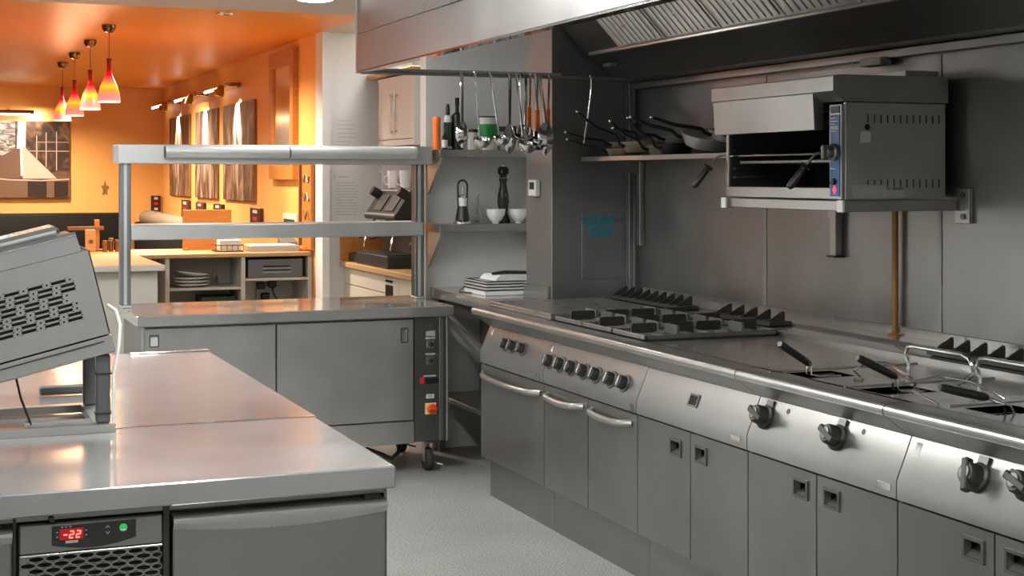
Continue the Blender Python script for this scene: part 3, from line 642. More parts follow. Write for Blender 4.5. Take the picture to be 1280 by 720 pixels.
for yh in (5.14, 4.45):
    h = part('rack_lever', MB().tube([(2.95, yh, 1.635), (2.93, yh + 0.004, 1.625), (2.895, yh + 0.01, 1.585)], 0.005, 8), M['chrome'], t)
    part('lever_grip', MB().tube([(2.895, yh + 0.01, 1.585), (2.893, yh + 0.0105, 1.582), (2.842, yh + 0.02, 1.518), (2.836, yh + 0.021, 1.511)], [0.008, 0.012, 0.014, 0.010], 10), M['black'], h)
    part('lever_collar', MB().lathe([(0.008, -0.004), (0.02, -0.003), (0.02, 0.003), (0.008, 0.004)], (2.897, yh + 0.0096, 1.588), 12, (-0.6, 0.1, -0.75)), M['black'], h)
part('rack_axle', MB().tube([(2.955, SY1 - 0.02, 1.635), (2.95, 5.14, 1.635)], 0.005, 8), M['chrome'], t)
cp = part('control_strip', MB().box(2.940, 2.958, SY0 + 0.002, SY0 + 0.075, 1.472, 1.80, 0.002), M['panel'], t)
part('blue_face', MB().box(2.937, 2.940, SY0 + 0.010, SY0 + 0.066, 1.482, 1.765, 0.0005), M['blue'], cp)
part('strip_vent', MB().box(2.937, 2.940, SY0 + 0.012, SY0 + 0.064, 1.77, 1.795), M['knob'], cp)
for (z, a, b) in ((1.752, 0.03, 0.06), (1.742, 0.02, 0.06), (1.732, 0.035, 0.06), (1.722, 0.018, 0.06), (1.716, 0.018, 0.06), (1.708, 0.03, 0.06), (1.578, 0.035, 0.062)):
    part('print_line', MB().box(2.9362, 2.937, SY0 + a, SY0 + b, z - 0.002, z + 0.002), M['label_white'], cp)
kb = part('knob', MB().lathe([(0.030, 0), (0.030, 0.012), (0.022, 0.016), (0.020, 0.036), (0.016, 0.04), (0.001, 0.04)], (2.937, SY0 + 0.038, 1.635), 18, (-1, 0, 0)), M['knobface'], cp)
part('grip', MB().box(2.885, 2.905, SY0 + 0.030, SY0 + 0.046, 1.610, 1.660, 0.003), M['knobface'], kb)
part('switch_button', MB().lathe([(0.012, 0), (0.011, 0.012), (0.001, 0.014)], (2.937, SY0 + 0.04, 1.533), 12, (-1, 0, 0)), M['black'], cp)
part('indicator', MB().prism([(SY0 + 0.026, 1.505), (SY0 + 0.038, 1.522), (SY0 + 0.050, 1.505), (SY0 + 0.038, 1.488)], 'x', 2.9355, 2.937), M['redlight'], cp)
for k in range(12):
    xx = 3.045 + k * 0.0272
    part('vent_slot', MB().box(xx, xx + 0.004, SY0 - 0.0012, SY0 + 0.001, 1.738, 1.766), M['blackmatt'], t)
    part('vent_slot', MB().box(xx, xx + 0.004, SY0 - 0.0012, SY0 + 0.001, 1.512, 1.540), M['blackmatt'], t)
part('side_hole', MB().lathe([(0.011, 0), (0.011, 0.0015), (0.001, 0.0015)], (3.044, SY0, 1.722), 14, (0, -1, 0)), M['blackmatt'], t)
part('side_sticker', MB().box(3.015, 3.058, SY0 - 0.001, SY0, 1.668, 1.706), M['label_white'], t)
part('rating_plate', MB().box(2.985, 3.115, SY0 - 0.0015, SY0, 1.474, 1.522), M['chrome'], t)
rp = part('rating_label', MB().box(3.118, 3.20, SY0 - 0.0015, SY0, 1.476, 1.515), M['label_grey'], t)
text_part('rating_text', 'CE  0063AQ', 0.013, frame_M((3.159, SY0 - 0.0022, 1.508), (1, 0, 0), (0, 0, 1)), M['ink_dark'], rp)
# bracket frame that carries it
t = thing('wall_bracket', 'white-tipped steel angle bracket carrying the salamander grill', 'bracket', (3.2, 4.7, 1.43))
for yb_ in (SY0 - 0.03, SY1 - 0.04):
    part('arm', MB().box(2.93, 3.40, yb_, yb_ + 0.035, 1.43, 1.468, 0.002), M['panel'], t)
    part('end_cap', MB().box(2.922, 2.93, yb_ - 0.001, yb_ + 0.036, 1.428, 1.469, 0.002), M['label_white'], t)
    part('wall_plate', MB().box(3.405, 3.4235, yb_ - 0.06, yb_ + 0.02, 1.385, 1.51, 0.002), M['panel'], t)
    for z in (1.41, 1.485):
        part('bolt', MB().lathe([(0.011, 0), (0.011, 0.007), (0.001, 0.008)], (3.405, yb_ - 0.03, z), 8, (-1, 0, 0)), M['knobface'], t)
part('cross_bar', MB().box(2.94, 2.975, SY0 + 0.005, SY1 - 0.04, 1.432, 1.467, 0.002), M['panel'], t)
part('drop_leg', MB().box(3.385, 3.415, 4.995, 5.035, 1.235, 1.43, 0.002), M['panel'], t)
part('foot', MB().box(3.375, 3.4235, 4.985, 5.045, 1.228, 1.235, 0.001), M['knob'], t)
solo('gas_pipe', MB().tube([(3.40, 4.626, 1.52), (3.40, 4.626, 0.956)], 0.012, 10).lathe([(0.03, 0.0), (0.03, 0.006), (0.013, 0.008)], (3.40, 4.626, 0.9555), 12), M['copper'], 'brown copper gas pipe running down the wall below the salamander', 'pipe', (3.40, 4.626, 0.956))

# ================================================================== PAN SHELF
t = thing('wall_shelf', 'grey steel wall shelf holding frying pans in the corner', 'shelf', (3.28, 6.1, 1.65))
part('board', MB().box(3.11, XW - 0.012, 5.13, 6.826, 1.632, 1.65, 0.002), M['clad_col'], t)
part('front_lip', MB().box(3.105, 3.112, 5.13, 6.826, 1.628, 1.6505, 0.001), M['satin'], t)
part('upright', MB().box(3.395, 3.423, 6.74, 6.78, 1.2, 1.63, 0.002), M['clad'], t)
part('bracket', MB().prism([(3.395, 1.63), (3.13, 1.63), (3.13, 1.62), (3.395, 1.56)], 'y', 6.755, 6.765), M['clad'], t)
part('bracket', MB().prism([(3.42, 1.63), (3.13, 1.63), (3.13, 1.62), (3.42, 1.56)], 'y', 5.30, 5.31), M['clad'], t)
def pan(label, x, y, z, r, ang, rise, hl, body, depth=0.042, hr=0.0072, tilt=0.0, bend=0.3):
    """frying pan: local z up, handle leaves along ang (0 = +x)"""
    o = thing('frying_pan', label, 'pan', (0, 0, 0), 'frying pans on the wall shelf')
    part('body', MB().lathe([(0.002, 0), (r * 0.78, 0), (r * 0.82, 0.003), (r, depth), (r + 0.003, depth + 0.001), (r, depth + 0.003), (r * 0.97, depth), (r * 0.80, 0.006), (0.002, 0.004)], (0, 0, 0), 28), M[body], o)
    d = Vector((math.cos(ang), math.sin(ang), 0)); zc = Vector((0, 0, 1))
    p0 = d * (r - 0.004) + zc * (depth * 0.55)
    p1 = d * (r + 0.02) + zc * (depth * 0.75); p2 = d * (r + 0.045) + zc * (depth * 0.75 + rise * bend)
    p3 = d * (r + 0.045 + hl * 0.55) + zc * (depth * 0.75 + rise * (0.35 + bend * 0.65)); p4 = d * (r + 0.045 + hl) + zc * (depth * 0.75 + rise)
    part('handle', MB().tube([p0, p1, p2, p3, p4], [hr, hr, hr * 1.05, hr * 1.1, hr * 0.8], 8), M['pan_black'], o)
    part('handle_eye', MB().ball(p4 + (p4 - p3).normalized() * 0.008, 0.008, n=8, m=5), M['chrome'], o)
    part('rivet', MB().ball(d * (r - 0.006) + zc * depth * 0.75 , 0.006, n=8, m=5), M['chrome'], o)
    o.location = (x, y, z); o.rotation_euler = (tilt, 0, 0); return o
A = math.radians
pan('low pale pan at the far left end of the shelf with drooping black handle', 3.22, 6.56, 1.651, 0.09, A(160), 0.055, 0.14, 'pan_burnt', 0.035)
pan('pan with steep long black handle rising over the far end of the shelf', 3.24, 6.40, 1.668, 0.10, A(178), 0.15, 0.19, 'pan_burnt', 0.05)
pan('pan with thin shallow handle behind the far end of the shelf', 3.28, 6.62, 1.690, 0.10, A(172), 0.055, 0.18, 'pan_steel', 0.03, 0.006)
pan('burnt brown stained pan left of the small black pan', 3.27, 6.20, 1.651, 0.10, A(170), 0.12, 0.13, 'pan_burnt', 0.045, 0.007)
pan('small deep black iron pan in the middle of the shelf', 3.22, 6.02, 1.651, 0.08, A(168), 0.125, 0.10, 'pan_black', 0.05)
pan('pan stacked above the small black pan with long flat handle', 3.29, 6.08, 1.705, 0.10, A(176), 0.045, 0.20, 'pan_steel', 0.03, 0.007)
pan('wide steel pan with bright rim right of the black pan', 3.26, 5.78, 1.683, 0.135, A(160), 0.06, 0.18, 'pan_steel', 0.055, 0.008, A(14))
pan('wide tilted steel pan leaning behind the bright-rimmed pan', 3.28, 5.58, 1.705, 0.125, A(172), 0.06, 0.22, 'pan_steel', 0.04, 0.008, A(8))
pan('steel pan nearest the salamander with thick black handle', 3.27, 5.40, 1.651, 0.125, A(205), 0.07, 0.12, 'pan_steel', 0.05, 0.011)
solo('long_hook', MB().tube([(3.10, 6.705, 2.055), (3.105, 6.70, 2.03), (3.10, 6.69, 1.98), (3.07, 6.66, 1.86), (3.03, 6.63, 1.70)], 0.004, 6), M['chrome'], 'long thin chrome hook hanging from the hood rail above the pans', 'hook', (3.10, 6.70, 2.04))
# ================================================================== LADLES on the hood rail
RY, RZ = HY1 - 0.012, HZ - 0.004
def hook_pts(L_, lean=0.0, dy=0.0):
    """hook over the rail then straight stem down by L_ (local origin at the rail centre)"""
    p = [(0, 0.013, -0.008), (0, 0.012, 0.006), (0, 0.006, 0.0125), (0, -0.004, 0.0125), (0, -0.0125, 0.004)]
    return p + [(lean * 0.3, -0.016 + dy * 0.3, -L_ * 0.3), (lean, -0.018 + dy, -L_)]
def utensil(kind, label, x, L_, r, lean=0.0, yaw=0.0, dy=0.0):
    o = thing({'spoon': 'serving_spoon', 'ladle': 'ladle', 'skimmer': 'skimmer', 'spatula': 'spatula'}[kind], label, {'spoon': 'spoon', 'ladle': 'ladle', 'skimmer': 'skimmer', 'spatula': 'spatula'}[kind], (0, 0, 0), 'utensils hanging from the hood rail')
    pts = hook_pts(L_, lean, dy); part('handle', MB().tube(pts, 0.0058 if kind != 'spoon' else 0.009, 7, flat=(0, 1, 0) if kind == 'spoon' else None), M['chrome'], o)
    e = Vector(pts[-1])
    if kind == 'spoon':
        n, m = 12, 7; rings = []
        for k in range(m + 1):
            s_ = k / m; wd = r * math.sin(PI * min(1, s_ * 0.93 + 0.06)) ** 0.7; zz = -s_ * r * 3.9
            rings.append([(e.x + wd * math.cos(2 * PI * i / n), e.y + 0.10 * wd * math.sin(2 * PI * i / n) + 0.018 * (abs(math.cos(2 * PI * i / n)) - 1) * math.sin(PI * s_), e.z + zz) for i in range(n)])
        part('bowl', MB().ring_sweep(rings), M['chrome'], o)
    elif kind in ('ladle', 'skimmer'):
        r *= 1.12; prof = [(0.002, -r * 1.05), (r * 0.45, -r * 0.96), (r * 0.80, -r * 0.62), (r * 0.97, -r * 0.25), (r, 0), (r * 0.97, 0.002), (r * 0.92, -r * 0.25), (r * 0.75, -r * 0.58), (r * 0.4, -r * 0.9), (0.002, -r * 0.98)]
        ax = (0.0, -0.25, 0.97) if kind == 'ladle' else (0, -0.75, 0.65)
        part('bowl', MB().lathe(prof, e + Vector((0, -r * 0.9, -0.004)), 20, ax), M['chrome'], o)
    else:
        part('grip', MB().box(e.x - 0.011, e.x + 0.011, e.y - 0.007, e.y + 0.007, e.z - 0.11, e.z, 0.004), M['orange_plastic'], o)
        part('blade', MB().prism([(e.x - 0.012, e.z - 0.11), (e.x + 0.012, e.z - 0.11), (e.x + 0.022, e.z - 0.2), (e.x - 0.022, e.z - 0.2)], 'y', e.y - 0.001, e.y + 0.001), M['knob'], o)
    o.location = (x, RY, RZ); o.rotation_euler = (0, 0, yaw); return o
utensil('spoon', 'solid serving spoon hanging leftmost on the hood rail', 2.418, 0.225, 0.033, 0.0)
utensil('ladle', 'round ladle hanging second from the left on the hood rail', 2.487, 0.305, 0.041, 0.02)
utensil('ladle', 'round ladle third from the left, leaning on a long stem', 2.565, 0.295, 0.038, 0.045)
utensil('spoon', 'large serving spoon left of the thick utensil cluster', 2.665, 0.235, 0.038, -0.012, 0.2, -0.01)
utensil('ladle', 'big ladle with dark mouth lowest in the utensil cluster', 2.70, 0.325, 0.044, 0.02, 0.1, -0.03)
utensil('skimmer', 'shallow skimmer in the middle of the utensil cluster', 2.722, 0.270, 0.045, 0.01, -0.2, 0.02)
utensil('spoon', 'slim serving spoon behind the big ladle in the cluster', 2.748, 0.26, 0.030, 0.0, 0.3, 0.01)
utensil('spatula', 'orange-gripped spatula left of the pair in the utensil cluster', 2.775, 0.15, 0.03, 0.0, 0, 0.02)
utensil('spatula', 'orange-gripped spatula in the centre of the utensil cluster', 2.800, 0.16, 0.03, 0.01, 0, 0.0)
utensil('spoon', 'broad bright serving spoon rightmost in the utensil cluster', 2.825, 0.225, 0.042, 0.02, -0.1, -0.03)
utensil('ladle', 'ladle tucked behind the broad serving spoon by the column', 2.812, 0.30, 0.036, 0.0, 0.2, 0.03)
utensil('spatula', 'orange-gripped spatula hanging alone beside the column', 2.875, 0.155, 0.03, 0.0, 0, 0.02)

# ================================================================== COLUMN DETAILS
s = thing('emergency_sticker', 'small teal lettered emergency notice on the steel column', 'sign', (3.236, 6.845, 1.30))
for (z, a, b, m_) in ((1.327, 3.128, 3.305, 'sticker_blue'), (1.268, 3.165, 3.292, 'sticker_blue')):
    part('strip', MB().box(a, b, 6.8448, 6.846, z - 0.022, z + 0.022), M[m_], s)
text_part('lettering', 'EMERGENCY GAS', 0.033, frame_M((3.234, 6.8442, 1.327), (1, 0, 0), (0, 0, 1)), M['ink_dark'], s, squeeze=0.92)
text_part('lettering', 'CUTOFF', 0.033, frame_M((3.229, 6.8442, 1.268), (1, 0, 0), (0, 0, 1)), M['ink_dark'], s, squeeze=0.92)
t = thing('wall_switch', 'small white switch box on the left face of the steel column', 'switch', (2.95, 7.05, 1.49))
part('box', MB().box(2.93, 2.957, 7.0, 7.10, 1.45, 1.535, 0.004), M['label_white'], t)
part('window', MB().box(2.9285, 2.93, 7.02, 7.08, 1.485, 1.522, 0.0005), M['knob'], t)
# ================================================================== NICHE: worktop, shelves, contents
t = thing('corner_worktop', 'steel worktop with upstand in the alcove behind the cookline', 'worktop', (2.95, 7.4, 0.92))
part('top', MB().box(2.697, XW - 0.005, 7.20, 7.995, 0.865, 0.921, 0.003).box(2.697, 2.955, 6.80, 7.20, 0.865, 0.921, 0.003), M['passtop'], t)
part('upstand', MB().box(2.94, 2.956, 6.87, 7.19, 0.921, 0.995, 0.002), M['top'], t)
part('leg', MB().box(2.72, 2.755, 7.90, 7.935, 0, 0.865, 0.002), M['door'], t)
part('leg', MB().box(2.72, 2.755, 6.83, 6.865, 0, 0.865, 0.002), M['door'], t)
part('lower_shelf', MB().box(2.72, 3.4, 6.87, 7.95, 0.30, 0.325, 0.002), M['door'], t)
part('brace', MB().tube([(2.74, 7.88, 0.80), (2.74, 6.90, 0.56)], 0.012, 8), M['satin'], t)
part('back_sheet', MB().box(2.98, 3.0, 6.87, 7.95, 0.325, 0.865), M['hood_in'], t)
def niche_shelf(z, label, y0=7.755):
    t = thing('wall_shelf', label, 'shelf', (3.0, 7.9, z))
    part('board', MB().box(2.672, XW - 0.005, y0, 7.995, z - 0.012, z, 0.002), M['top'], t)
    part('front_lip', MB().box(2.672, XW - 0.005, y0 - 0.006, y0, z - 0.042, z + 0.001, 0.002), M['top'], t)
    part('end_lip', MB().box(2.667, 2.672, y0 - 0.006, 7.995, z - 0.042, z + 0.001, 0.001), M['top'], t)
    part('bracket', MB().prism([(7.99, z - 0.043), (y0 + 0.005, z - 0.043), (y0 + 0.02, z - 0.07), (7.96, z - 0.23), (7.99, z - 0.25)], 'x', 2.678, 2.690), M['gantry'], t)
    part('bracket', MB().prism([(7.99, z - 0.043), (y0 + 0.005, z - 0.043), (y0 + 0.02, z - 0.07), (7.96, z - 0.23), (7.99, z - 0.25)], 'x', 3.30, 3.312), M['gantry'], t)
niche_shelf(1.70, 'upper steel shelf of the alcove, crowded with bottles')
niche_shelf(1.285, 'lower steel shelf of the alcove with bowls and pepper mill')
def lathe_thing(name, label, cat, loc, parts, group=None):
    t = thing(name, label, cat, loc, group)
    for (pn, prof, mat) in parts: part(pn, MB().lathe(prof, loc, 20), M[mat], t)
    return t
Zs = 1.7005
lathe_thing('spice_tub', 'tall orange plastic tub at the left end of the upper alcove shelf', 'tub', (2.682, 7.84, Zs), [('body', [(0.0, 0), (0.022, 0), (0.022, 0.15), (0.0, 0.15)], 'orange_plastic'), ('lid', [(0.024, 0.15), (0.024, 0.178), (0.02, 0.184), (0.0, 0.184)], 'orange_plastic')])
lathe_thing('sauce_bottle', 'tiny dark brown sauce bottle with a pale diamond label', 'bottle', (2.717, 7.80, Zs), [('body', [(0, 0), (0.015, 0), (0.016, 0.07), (0.007, 0.09), (0.006, 0.105), (0, 0.105)], 'dark_brown'), ('label', [(0.0165, 0.012), (0.0168, 0.03), (0.0168, 0.05), (0.0165, 0.055)], 'label_white'), ('cap', [(0.008, 0.10), (0.008, 0.122), (0, 0.122)], 'dark_green')])
lathe_thing('oil_bottle', 'dark green bottle with white collar and tall black cap', 'bottle', (2.755, 7.86, Zs), [('body', [(0, 0), (0.023, 0), (0.024, 0.12), (0.022, 0.17), (0.014, 0.19), (0, 0.19)], 'dark_green'), ('collar', [(0.0245, 0.155), (0.0245, 0.18), (0.015, 0.195)], 'label_white'), ('cap', [(0.013, 0.19), (0.012, 0.235), (0.008, 0.258), (0, 0.26)], 'black'), ('base_label', [(0.0245, 0.008), (0.0245, 0.02)], 'label_white')])
lathe_thing('wine_bottle', 'tall black glass bottle behind the hanging spoon', 'bottle', (2.818, 7.88, Zs), [('body', [(0, 0), (0.037, 0), (0.037, 0.17), (0.03, 0.2), (0.011, 0.215), (0.011, 0.28), (0, 0.28)], 'black'), ('capsule', [(0.0125, 0.255), (0.0125, 0.296), (0, 0.297)], 'blackmatt')])
lathe_thing('storage_tub', 'small pale tub with black lid beside the black bottle', 'tub', (2.905, 7.86, Zs), [('body', [(0, 0), (0.034, 0), (0.037, 0.10), (0, 0.10)], 'tub'), ('lid', [(0.039, 0.10), (0.039, 0.118), (0, 0.12)], 'black')])
lathe_thing('labelled_jar', 'clear jar with bright green label and black wire handle', 'jar', (2.99, 7.85, Zs), [('body', [(0, 0), (0.056, 0), (0.058, 0.16), (0.056, 0.185), (0, 0.185)], 'tub'), ('label', [(0.0585, 0.06), (0.0595, 0.062), (0.0595, 0.145), (0.0585, 0.147)], 'green_plastic'), ('lid', [(0.06, 0.185), (0.06, 0.192), (0, 0.194)], 'black')])
lathe_thing('storage_tub', 'pale tub with black lid right of the green-labelled jar', 'tub', (3.095, 7.86, Zs), [('body', [(0, 0), (0.036, 0), (0.038, 0.105), (0, 0.105)], 'tub'), ('lid', [(0.041, 0.105), (0.041, 0.135), (0, 0.137)], 'black')])
lathe_thing('storage_tub', 'pale tub with black lid nearest the column on the upper shelf', 'tub', (3.185, 7.86, Zs), [('body', [(0, 0), (0.038, 0), (0.04, 0.11), (0, 0.11)], 'tub'), ('lid', [(0.042, 0.11), (0.042, 0.14), (0, 0.142)], 'black')])
Zl = 1.2855
t = thing('lever_juicer', 'small black and silver press with arched handle on the lower alcove shelf', 'press', (2.836, 7.84, Zl))
part('base', MB().lathe([(0, 0), (0.052, 0), (0.052, 0.012), (0.04, 0.022), (0, 0.022)], (2.836, 7.84, Zl)), M['chrome'], t)
part('cone', MB().lathe([(0, 0.022), (0.042, 0.022), (0.028, 0.10), (0, 0.10)], (2.836, 7.84, Zl)), M['black'], t)
part('cup', MB().lathe([(0, 0.10), (0.024, 0.10), (0.026, 0.145), (0, 0.145)], (2.836, 7.84, Zl)), M['porcelain'], t)
part('arch', MB().tube([(2.812, 7.84, Zl + 0.05), (2.808, 7.84, Zl + 0.2)] + [(2.836 - 0.028 * math.cos(PI * k / 8), 7.84, Zl + 0.215 + 0.03 * math.sin(PI * k / 8)) for k in range(9)] + [(2.864, 7.84, Zl + 0.2), (2.860, 7.84, Zl + 0.05)], 0.006, 8), M['black'], t)
part('piston', MB().cyl((2.836, 7.84, Zl + 0.146), (2.836, 7.84, Zl + 0.21), 0.006).lathe([(0.02, 0.15), (0.022, 0.16), (0.006, 0.165)], (2.836, 7.84, Zl)), M['chrome'], t)
solo('glass_cruet', MB().lathe([(0, 0), (0.036, 0), (0.037, 0.02), (0.016, 0.10), (0.011, 0.15), (0.015, 0.165), (0.012, 0.165), (0.008, 0.15), (0.013, 0.10), (0.033, 0.02), (0, 0.006)], (2.925, 7.85, Zl)), M['glass'], 'clear glass cruet between the press and the left bowl', 'cruet', (2.925, 7.85, Zl))
bp_ = [(0, 0), (0.018, 0), (0.019, 0.008), (0.036, 0.022), (0.052, 0.05), (0.056, 0.082), (0.0535, 0.082), (0.049, 0.052), (0.034, 0.027), (0, 0.014)]
solo('bowl', MB().lathe(bp_, (3.025, 7.81, Zl), 28), M['porcelain'], 'white footed bowl left of the pepper mill', 'bowl', (3.025, 7.81, Zl), 'white bowls on the lower alcove shelf')
solo('bowl', MB().lathe(bp_, (3.163, 7.81, Zl), 28), M['porcelain'], 'white footed bowl right of the pepper mill', 'bowl', (3.163, 7.81, Zl), 'white bowls on the lower alcove shelf')
t = thing('pepper_mill', 'tall black turned pepper mill between two white bowls', 'mill', (3.098, 7.88, Zl))
part('body', MB().lathe([(0, 0), (0.042, 0), (0.042, 0.015), (0.024, 0.06), (0.034, 0.12), (0.032, 0.16), (0.020, 0.215), (0.021, 0.235), (0.026, 0.25), (0.026, 0.256), (0, 0.256)], (3.098, 7.88, Zl)), M['black'], t)
part('head', MB().lathe([(0.02, 0.258), (0.022, 0.275), (0.033, 0.285), (0.033, 0.308), (0.024, 0.322), (0.008, 0.326), (0, 0.326)], (3.098, 7.88, Zl)), M['black'], t)
part('finial', MB().lathe([(0.004, 0.326), (0.004, 0.334), (0.007, 0.338), (0, 0.343)], (3.098, 7.88, Zl), 12), M['chrome'], t)
# stack of trays and papers on the niche worktop
tz = 0.9212
for i, (dz, lab, m_) in enumerate(((0.030, 'bottom white baking tray of the stack in the alcove', 'porcelain'), (0.016, 'second white baking tray up in the alcove stack', 'porcelain'), (0.016, 'third white baking tray up in the alcove stack', 'porcelain'), (0.014, 'top white baking tray of the stack in the alcove', 'porcelain'))):
    x0_, x1_ = 2.765 + 0.004 * i, 3.10; ya, yb = 7.30, 7.62
    o = thing('baking_tray', lab, 'tray', (2.93, 7.46, tz), 'white baking trays stacked in the alcove')
    part('tray', MB().box(x0_, x1_, ya, yb, tz, tz + dz - 0.004, 0.003), M[m_], o)
    part('dark_rim', MB().plate('z', tz + dz - 0.004, tz + dz - 0.0005, x0_ - 0.004, x1_ + 0.002, ya - 0.004, yb + 0.002, [(x0_ + 0.008, x1_ - 0.008, ya + 0.008, yb - 0.008)]), M['knob'], o)
    tz += dz
solo('oven_cloth', MB().prism([(2.83, tz + 0.0005), (2.845, tz + 0.02), (2.86, tz + 0.03), (2.95, tz + 0.022), (3.1, tz + 0.018), (3.1, tz + 0.0005)], 'y', 7.31, 7.55), M['paper'], 'crumpled white cloth lying on top of the tray stack', 'cloth', (2.95, 7.45, tz))
t = thing('tongs', 'black tongs lying on the white cloth over the tray stack', 'tongs', (2.95, 7.42, tz + 0.03))
part('arm', MB().tube([(2.83, 7.36, tz + 0.036), (2.90, 7.37, tz + 0.045), (3.08, 7.42, tz + 0.036)], 0.007, 8), M['black'], t)
part('arm', MB().tube([(2.83, 7.36, tz + 0.036), (2.90, 7.36, tz + 0.039), (3.08, 7.36, tz + 0.034)], 0.007, 8), M['black'], t)
solo('skewer', MB().tube([(2.735, 7.62, 0.924), (2.77, 7.60, 0.955)], 0.003, 6).tube([(2.735, 7.62, 0.924), (2.765, 7.50, 0.9245)], 0.003, 6), M['knob'], 'thin dark bent wire leaning left of the tray stack', 'wire', (2.735, 7.62, 0.9215))

# ================================================================== HOT PASS
PX0, PX1, PY0, PY1, PT = 0.975, 2.605, 7.33, 8.08, 0.873
t = thing('hot_cupboard', 'wheeled steel hot cupboard pass with sliding doors and dark control panel', 'cabinet', (1.8, 7.7, 0))
part('top', MB().box(PX0, PX1, PY0, PY1, PT - 0.054, PT, 0.004), M['passtop'], t)
part('body', MB().box(PX0 + 0.03, PX1 - 0.03, PY0 + 0.06, PY1 - 0.02, 0.16, PT - 0.055), M['hood_in'], t)
part('left_stile', MB().box(PX0 + 0.03, 1.02, PY0 + 0.032, PY0 + 0.06, 0.16, PT - 0.056, 0.002), M['pass'], t)
part('base_panel', MB().box(PX0 + 0.03, 2.395, PY0 + 0.03, PY0 + 0.06, 0.16, 0.275, 0.002), M['pass'], t)
part('side_panel', MB().box(PX1 - 0.032, PX1 - 0.02, PY0 + 0.03, PY1 - 0.02, 0.16, PT - 0.056, 0.002), M['pass'], t)
def pass_door(x0, x1, yy, hx0, hx1, hz0, hz1):
    d = part('sliding_door', MB().plate('y', yy, yy + 0.016, x0, x1, 0.283, PT - 0.068, [(hx0, hx1, hz0, hz1)]), M['pass'], t)
    h = part('recess_pull', MB().plate('y', yy - 0.003, yy + 0.001, hx0 - 0.006, hx1 + 0.006, hz0 - 0.006, hz1 + 0.006, [(hx0, hx1, hz0, hz1)]), M['knobface'], d)
    part('recess_back', MB().prism([(yy + 0.002, hz0), (yy + 0.015, hz0), (yy + 0.015, hz1), (yy + 0.013, hz1)], 'x', hx0, hx1), M['satin'], h)
pass_door(1.015, 1.662, PY0 + 0.034, 1.045, 1.08, 0.722, 0.772)
pass_door(1.670, 2.388, PY0 + 0.028, 2.325, 2.355, 0.692, 0.758)
cpn = part('control_panel', MB().box(2.398, 2.572, PY0 + 0.036, PY0 + 0.06, 0.165, PT - 0.056, 0.002), M['hood_in'], t)
yf = PY0 + 0.036
part('corner_strip', MB().box(2.535, 2.556, yf - 0.004, yf, 0.165, PT - 0.06, 0.001), M['satin'], cpn)
for z in (0.672, 0.588):
    dp = part('dial_plate', MB().box(2.464, 2.505, yf - 0.003, yf, z - 0.022, z + 0.022, 0.001), M['satin'], cpn)
    part('dial', MB().lathe([(0.013, 0), (0.012, 0.016), (0.001, 0.018)], (2.486, yf - 0.003, z), 14, (0, -1, 0)), M['knob'], dp)
    part('dial_label', MB().box(2.458, 2.512, yf - 0.001, yf, z + 0.028, z + 0.038), M['label_grey'], cpn)
part('info_label', MB().box(2.46, 2.512, yf - 0.001, yf, 0.715, 0.742), M['label_grey'], cpn)
part('screw', MB().lathe([(0.004, 0), (0.003, 0.003), (0.001, 0.003)], (2.486, yf, 0.765), 8, (0, -1, 0)), M['chrome'], cpn)
part('rocker_switch', MB().box(2.428, 2.450, yf - 0.006, yf, 0.468, 0.50, 0.002), M['red'], cpn)
part('display', MB().box(2.458, 2.53, yf - 0.004, yf, 0.466, 0.492, 0.001), M['black'], cpn)
part('dial_label', MB().box(2.447, 2.515, yf - 0.001, yf, 0.502, 0.511), M['label_grey'], cpn)
lb = part('isolator_label', MB().box(2.462, 2.505, yf - 0.001, yf, 0.388, 0.41), M['label_white'], cpn)
text_part('lettering', 'OFF', 0.016, frame_M((2.484, yf - 0.0018, 0.399), (1, 0, 0), (0, 0, 1)), M['ink_dark'], lb)
ip = part('isolator_plate', MB().box(2.455, 2.515, yf - 0.012, yf, 0.305, 0.365, 0.003), M['yellow'], cpn)
part('isolator_dial', MB().lathe([(0.026, 0), (0.025, 0.012), (0.021, 0.015), (0.001, 0.015)], (2.49, yf - 0.012, 0.335), 20, (0, -1, 0)), M['orange_red'], ip)
part('isolator_grip', MB().box(2.467, 2.513, yf - 0.04, yf - 0.026, 0.329, 0.341, 0.003), M['orange_red'], ip)
for (x, y) in ((2.49, 7.43), (2.52, 7.98), (1.06, 7.43), (1.06, 7.98)):
    c = part('caster', MB().box(x - 0.03, x + 0.03, y - 0.04, y + 0.04, 0.148, 0.158, 0.002).box(x - 0.026, x - 0.02, y - 0.025, y + 0.025, 0.05, 0.15, 0.001).box(x + 0.02, x + 0.026, y - 0.025, y + 0.025, 0.05, 0.15, 0.001), M['satin'], t)
    part('wheel', MB().lathe([(0.012, -0.017), (0.056, -0.017), (0.060, -0.010), (0.060, 0.010), (0.056, 0.017), (0.012, 0.017)], (x, y, 0.0605), 24, (1, 0, 0)), M['rubber'], c)
    part('brake_pedal', MB().tube([(x + 0.02, y - 0.03, 0.055), (x + 0.03, y - 0.07, 0.045), (x + 0.06, y - 0.08, 0.04)], 0.006, 6), M['satin'], c)
solo('power_cable', MB().tube([(2.36, 7.5, 0.16), (2.34, 7.46, 0.10), (2.30, 7.45, 0.07), (2.24, 7.44, 0.10), (2.16, 7.42, 0.135), (2.05, 7.44, 0.10), (1.92, 7.5, 0.05), (1.7, 7.56, 0.012)], 0.011, 8), M['black'], 'black power cable drooping under the hot cupboard', 'cable', (2.2, 7.5, 0.0))
